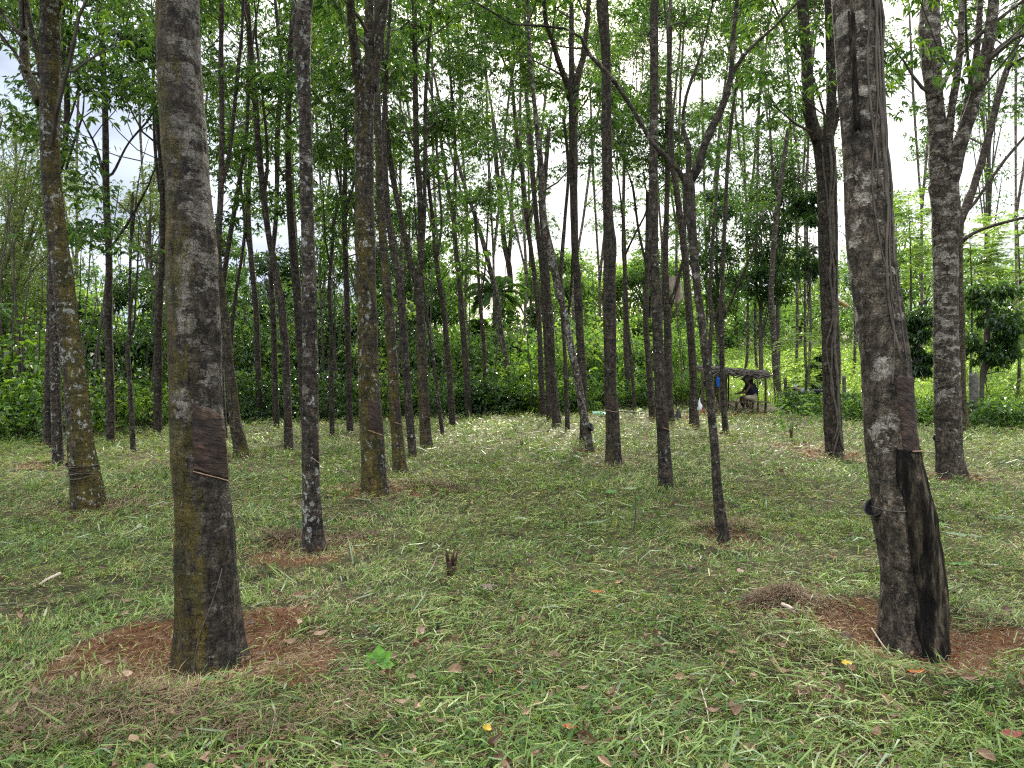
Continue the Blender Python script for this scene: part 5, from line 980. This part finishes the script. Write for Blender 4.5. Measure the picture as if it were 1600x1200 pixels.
# rooted tufts left standing by the mower
x, y = scatter(5200, 1.9, 30, 1.3); k = on_lawn(x, y) & (rng.random(len(x)) < np.clip((fbm2(x, y, 1.2, 210, 3) - .42) * 6, .04, 1)) & (soil(x, y) < .25); x = x[k]; y = y[k]; nb_ = 16; n = len(x) * nb_; s_ = np.repeat(np.maximum(1, y / 5) ** .8, nb_); a = rng.random(n) * 2 * PI
X_ = np.repeat(x, nb_) + np.cos(a) * .02 * rng.random(n) * s_; Y_ = np.repeat(y, nb_) + np.sin(a) * .02 * rng.random(n) * s_; m_ = MB()
blades(m_, np.stack([X_, Y_, gz(X_, Y_)], 1), a + rng.normal(0, .4, n), rng.normal(1.0, .25, n), .085 * rng.uniform(.5, 1.5, n) * s_, .0042 * s_ * rng.uniform(.7, 1.4, n), rng.uniform(.6, 2.0, n)); tag(m_.out('grass_tufts', GRASSG), 'rooted grass tufts left standing in the mown lawn', 'grass', kind='stuff')
# broad little weed leaves
x, y = scatter(26000, 1.9, 30, 1.2); k = on_lawn(x, y) & (rng.random(len(x)) < np.clip((fbm2(x, y, 1.3, 77, 2) - .42) * 6, .03, 1)) & (soil(x, y) < .3); x = x[k]; y = y[k]; n = len(x)
a = rng.random(n) * 2 * PI; m_ = MB(); leaves(m_, np.stack([x, y, gz(x, y) + .02 + .05 * rng.random(n)], 1), np.stack([np.cos(a), np.sin(a), rng.normal(.1, .35, n)], 1), .032 * rng.uniform(.6, 1.5, n) * np.maximum(1, y / 4.5) ** .8, .6); tag(m_.out('lawn_weeds', LEAFB), 'small broad-leaved weeds among the mown grass', 'weeds', kind='stuff')
# dead leaves: curled blades with a midrib fold
def dead_leaf_mesh(mb, p, a, L, w, curl, tilt, rnd, nseg=7):
    n = len(p); f = np.array([np.cos(a), np.sin(a), np.zeros(n)]).T; s = np.array([-np.sin(a), np.cos(a), np.zeros(n)]).T; z = np.array([0, 0, 1.]); s = norm(s + z * tilt[:, None]); up = norm(np.cross(f, s))
    rows = []
    for k in range(nseg):
        t_ = k / (nseg - 1); wd = np.sin(PI * min(.98, max(.03, t_)) ** .85) * w * .5; c = p + f * ((t_ - .5) * L)[:, None] + up * (curl * (2 * t_ - 1) ** 2 * L)[:, None]
        for q, e in ((-1, 1), (0, 0), (1, 1)): rows.append(c + s * (q * wd)[:, None] + up * (e * wd * .55 + .15 * wd * math.sin(k * 2.3 + q))[:, None])
    V = np.stack(rows, 1); k = np.arange(nseg - 1)[:, None] * 3 + np.arange(2)[None]; q = np.stack([k, k + 1, k + 4, k + 3], -1).reshape(-1, 4); Q_ = (q[None] + np.arange(n)[:, None, None] * nseg * 3).reshape(-1, 4)
    mb.add(V.reshape(-1, 3), Q=Q_, A=np.repeat(rnd, nseg * 3))
x, y = scatter(6000, 1.9, 30, 1.25); clus = np.clip((fbm2(x, y, .8, 120, 2) - .35) * 4, .1, 1) * np.where((y < 4.2), 1.0, .5); clus = np.maximum(clus, np.where((x < -.9) & (y < 4.3), .9, 0)); k = on_lawn(x, y) & (rng.random(len(x)) < clus); x = x[k]; y = y[k]; n = len(x)
sz = np.minimum(1.5, np.exp(rng.normal(-.25, .4, n))) * np.maximum(1, y / 6) ** .5
m_ = MB(); dead_leaf_mesh(m_, np.stack([x, y, gz(x, y) + .025 + .04 * rng.random(n)], 1), rng.random(n) * 2 * PI, .062 * sz, .025 * sz * rng.uniform(.6, 1.4, n), rng.uniform(-.25, .5, n), rng.normal(0, .9, n), rng.random(n)); tag(m_.out('leaf_litter', LITTER), 'scattered pinkish brown dead leaves over the lawn', 'dead leaves', kind='stuff')
# soil crumbs and chips round the trees
m_ = MB(); cr_p = []
for (sx, sy, sr, sa_) in exec_soil:
    if sr < .3: continue
    n_ = int(900 * sa_ * (4.0 / max(4, sy)) ** 1.0 * sr / .6); a = rng.random(n_) * 2 * PI; q = sr * 1.1 * np.sqrt(rng.random(n_)); cr_p.append(np.stack([sx + q * np.cos(a), sy + q * np.sin(a), np.maximum(1, sy / 5) * rng.uniform(.003, .011, n_)], 1))
cr_p = np.concatenate(cr_p); oc_ = np.array([[1, 0, 0], [-1, 0, 0], [0, 1, 0], [0, -1, 0], [0, 0, 1], [0, 0, -1]], float); ft_ = np.array([[0, 2, 4], [2, 1, 4], [1, 3, 4], [3, 0, 4], [2, 0, 5], [1, 2, 5], [3, 1, 5], [0, 3, 5]])
V = (oc_[None] * cr_p[:, 2][:, None, None] * rng.uniform(.5, 1.2, (len(cr_p), 6, 1))); c = np.column_stack([cr_p[:, :2], gz(cr_p[:, 0], cr_p[:, 1]) + cr_p[:, 2] * .2]); V = V + c[:, None]
m_.add(V.reshape(-1, 3), T=(ft_[None] + np.arange(len(c))[:, None, None] * 6).reshape(-1, 3)); tag(m_.out('soil_crumbs', simple('soil_crumb', (.16, .058, .026), .95, .1, (.09, .032, .016), 30)), 'red soil crumbs on the bare rings round the trunks', 'soil', kind='stuff')
# straw banks raked round the near trees
m_ = MB()
for (sx, sy, sr, n_, hh, a0, a1) in [(P(329, 1040, dep(1040))[0], 3.72, .84, 7500, .12, -3.0, -.2), (P(1215, 955, dep(955))[0], dep(955), .0, 5200, .13, 0, 0), (P(1440, 1030, 3.9)[0], 3.9, .78, 3200, .05, 0, 6.3), (P(540, 850, 6.3)[0], 6.4, .1, 1500, .06, 0, 0), (P(450, 845, 6.3)[0], 6.5, .12, 1500, .07, 0, 0), (P(1170, 850, 6.4)[0], 6.9, .2, 1800, .07, 0, 0), (P(70,1130,3.15)[0],3.2,.25,3000,.05,0,0), (P(690,775,9)[0],9,.1,1500,.09,0,0), (P(180,790,8)[0],8,.3,1500,.08,0,0)]:
    if sr > .5: a = rng.uniform(a0, a1, n_); a = a[rng.random(n_) < np.clip(vn(np.stack([np.cos(a) * 2.6, np.sin(a) * 2.6 + sx, a * 0], 1), 61) * 2.4 - .7, .05, 1)]; n_ = len(a); q = sr * (.8 + .45 * vn(np.stack([np.cos(a) * 1.6, np.sin(a) * 1.6, a * 0], 1), 60)) + rng.normal(0, .14, n_); x = sx + q * np.cos(a); y = sy + q * np.sin(a) * .9; h = hh * rng.random(n_) ** 1.6
    else:
        x = sx + rng.normal(0, .13 + sr, n_); y = sy + rng.normal(0, .09 + sr * .3, n_); h = hh * np.exp(-((x - sx) / (.2 + sr)) ** 2 - ((y - sy) / .16) ** 2) * rng.random(n_) ** .6
    blades(m_, np.stack([x, y, gz(x, y) + h], 1), rng.random(n_) * 2 * PI, rng.normal(.2, .4, n_), rng.uniform(.04, .11, n_) * (max(1, sy / 5)), rng.uniform(.0018, .0035, n_) * max(1, sy / 4), rng.uniform(0, 1.2, n_))
tag(m_.out('raked_straw', THDARK), 'banks of raked dry grass beside the front trunks', 'straw', kind='stuff')
m_ = MB()
for (sx, sy, sr, sa_) in exec_soil:
    if sr < .35: continue
    n_ = int(3800 * sa_ * sr * (4 / max(4, sy)) ** .8); a = rng.random(n_) * 2 * PI; q = sr * 1.25 * np.sqrt(rng.random(n_)); x = sx + q * np.cos(a); y = sy + q * np.sin(a); k = rng.random(n_) < np.clip(fbm2(x, y, 3.2, 140, 2) * 2.2 - .6, .1, 1); x = x[k]; y = y[k]; n_ = len(x); s_ = max(1, sy / 4.5)
    blades(m_, np.stack([x, y, gz(x, y) + .004 + .02 * rng.random(n_)], 1), rng.random(n_) * 2 * PI, rng.normal(.08, .2, n_), rng.uniform(.02, .09, n_) * s_, rng.uniform(.0015, .003, n_) * s_, rng.uniform(0, .6, n_))
tag(m_.out('soil_straw', STRAW), 'broken straw and rootlets lying on the red soil rings', 'straw', kind='stuff')
# single noticeable leaves
def one_leaf(px, py, L, w, col, label, a=0., curl=.15, tilt=.3, name='fallen_leaf', cat='fallen leaf', col2=None, lift=.05):
    d_ = dep(py); p = P(px, py, d_); p[2] = g(p[0], d_) + lift; m_ = MB(); dead_leaf_mesh(m_, np.zeros((1, 3)), np.array([a]), np.array([L]), np.array([w]), np.array([curl]), np.array([tilt]), np.array([.5]), 12)
    ob = m_.out(name, leafmat('leaf_' + str(px), [(0, col2 or tuple(x * .7 for x in col)), (1, col)], .25, (1, 1, .8), nsc=25, rough=.45), smooth=True); ob.location = tuple(p); tag(ob, label, cat)
one_leaf(890, 1157, .075, .026, (.48, .12, .02), 'orange fallen leaf near the bottom edge at centre', -.2)
one_leaf(760, 1163, .05, .04, (.65, .42, .03), 'yellow fallen leaf near the bottom edge left of the orange one', 1.2, .3)
one_leaf(1430, 1083, .09, .024, (.55, .17, .02), 'orange curled fallen leaf before the big right tree', .1, .2)
one_leaf(1323, 1061, .06, .038, (.62, .45, .04), 'yellow oval fallen leaf left of the big right tree foot', 0.2)
one_leaf(1580, 1166, .10, .045, (.27, .05, .035), 'red fallen leaf at the bottom right corner', 0.1)
one_leaf(933, 938, .09, .028, (.55, .17, .03), 'rust orange fallen leaf in the middle of the lawn', .1)
one_leaf(965, 922, .08, .02, (.45, .20, .10), 'slim tan curled leaf beside the rust orange one', .8)
one_leaf(679, 893, .04, .04, (.16, .03, .015), 'small dark red leaf by the splintered stump', .3, tilt=.8)
one_leaf(1157, 912, .06, .05, (.5, .33, .26), 'pale pink dead leaf left of the straw heap', .3)
one_leaf(656, 997, .075, .04, (.36, .22, .17), 'pinkish brown dead leaf standing up in the grass at centre left', 1.3, .3, .8)
one_leaf(765, 935, .12, .07, (.20, .14, .11), 'large curled brown leaf right of the splintered stump', .1, .3)
one_leaf(330, 1073, .10, .03, (.05, .20, .03), 'green blade lying on the soil before the thick front tree', .1, lift=.03)
one_leaf(955, 777, .15, .11, (.07, .20, .025), 'bright green broad leaf with pale ribs on the lawn', .3, .1, .3, name='broad_leaf')
one_leaf(985, 776, .17, .035, (.26, .32, .20), 'pale upturned leaf joined to the bright green broad leaf', .25, .1, .8, name='broad_leaf', lift=.09)
one_leaf(690, 797, .17, .05, (.24, .29, .19), 'pale grey green leaf on the lawn left of centre', 2.2, .15, .6, name='broad_leaf')
one_leaf(1505, 845, .34, .035, (.22, .30, .15), 'long pale frond blade lying right of the big front tree', -.7, .05, .5, name='broad_leaf')
one_leaf(1565, 816, .34, .03, (.06, .13, .03), 'dark green frond blade lying at the right edge', .1, .05, .4, name='broad_leaf')
one_leaf(1500, 895, .24, .03, (.08, .22, .03), 'fresh green blade beside the big right trunk', .05, .08, .3, name='broad_leaf')
one_leaf(1470, 828, .16, .05, (.09, .28, .03), 'short green blade against the big right trunk', .2, .05, .3, name='broad_leaf')
# lobed bright leaf in the foreground
d_ = dep(1050); p0 = P(592, 1050, d_); p0[2] = g(p0[0], d_) + .05; m_ = MB()
for k, (a, l_) in enumerate([(-.15, .075), (.75, .085), (1.6, .10), (2.45, .085), (3.3, .07)]):
    nn = 8; rows = []
    for j in range(nn):
        t_ = j / (nn - 1); wd = .03 * math.sin(PI * min(.97, .15 + t_ * .83)); c = np.array([math.cos(a), .35 * math.sin(a), .8 * math.sin(a)]) * l_ * t_; s = np.array([-math.sin(a), .35 * math.cos(a), .8 * math.cos(a)]); f_ = .006 * math.sin(j * 1.7)
        rows += [c - s * wd + [0, f_, 0], c + [0, .006, 0], c + s * wd + [0, -f_, 0]]
    i = np.arange(nn - 1)[:, None] * 3 + np.arange(2)[None]; m_.add(np.array(rows) + [0, -.001 * k, 0], Q=np.stack([i, i + 1, i + 4, i + 3], -1).reshape(-1, 4))
ob = m_.out('lobed_leaf', leafmat('leaf_lobed', [(0, (.07, .19, .02)), (1, (.15, .33, .04))], .3, nsc=20), smooth=True); ob.location = tuple(p0); tag(ob, 'bright green lobed leaf standing in the foreground grass', 'leaf')
# fallen sticks
for (x0, y0, x1, y1, r_, lb) in [(1095, 1090, 1110, 1165, .003, 'thin pale twig leaning in the foreground grass right of centre'), (1362, 992, 1395, 1030, .004, 'pale twig lying on the soil left of the big right foot'), (415, 1190, 430, 1120, .003, 'thin straw coloured twig near the bottom edge'), (1170, 935, 1245, 965, .004, 'thin twig lying across the straw heap'), (95, 905, 62, 918, .012, 'short pale wood chip in the grass at the left'), (1222, 972, 1242, 986, .012, 'cream wood chip below the straw heap')]:
    d0 = dep(y0); d1 = dep(y1); a = P(x0, y0, d0); c = P(x1, y1, d1); a[2] = g(a[0], d0) + .05; c[2] = g(c[0], d1) + .03; m0 = (a + c) / 2
    V_, T_, Q_ = tube(resample(np.array([np.append(a, r_), np.append(m0 + rng.normal(0, .01, 3), r_), np.append(c, r_ * .6)]), .02), 6, .2, 2, 60); tag(link('fallen_twig', mesh('fallen_twig', V_ - m0, T_, Q_, smooth=True), DRY, loc=tuple(m0)), lb, 'twig')
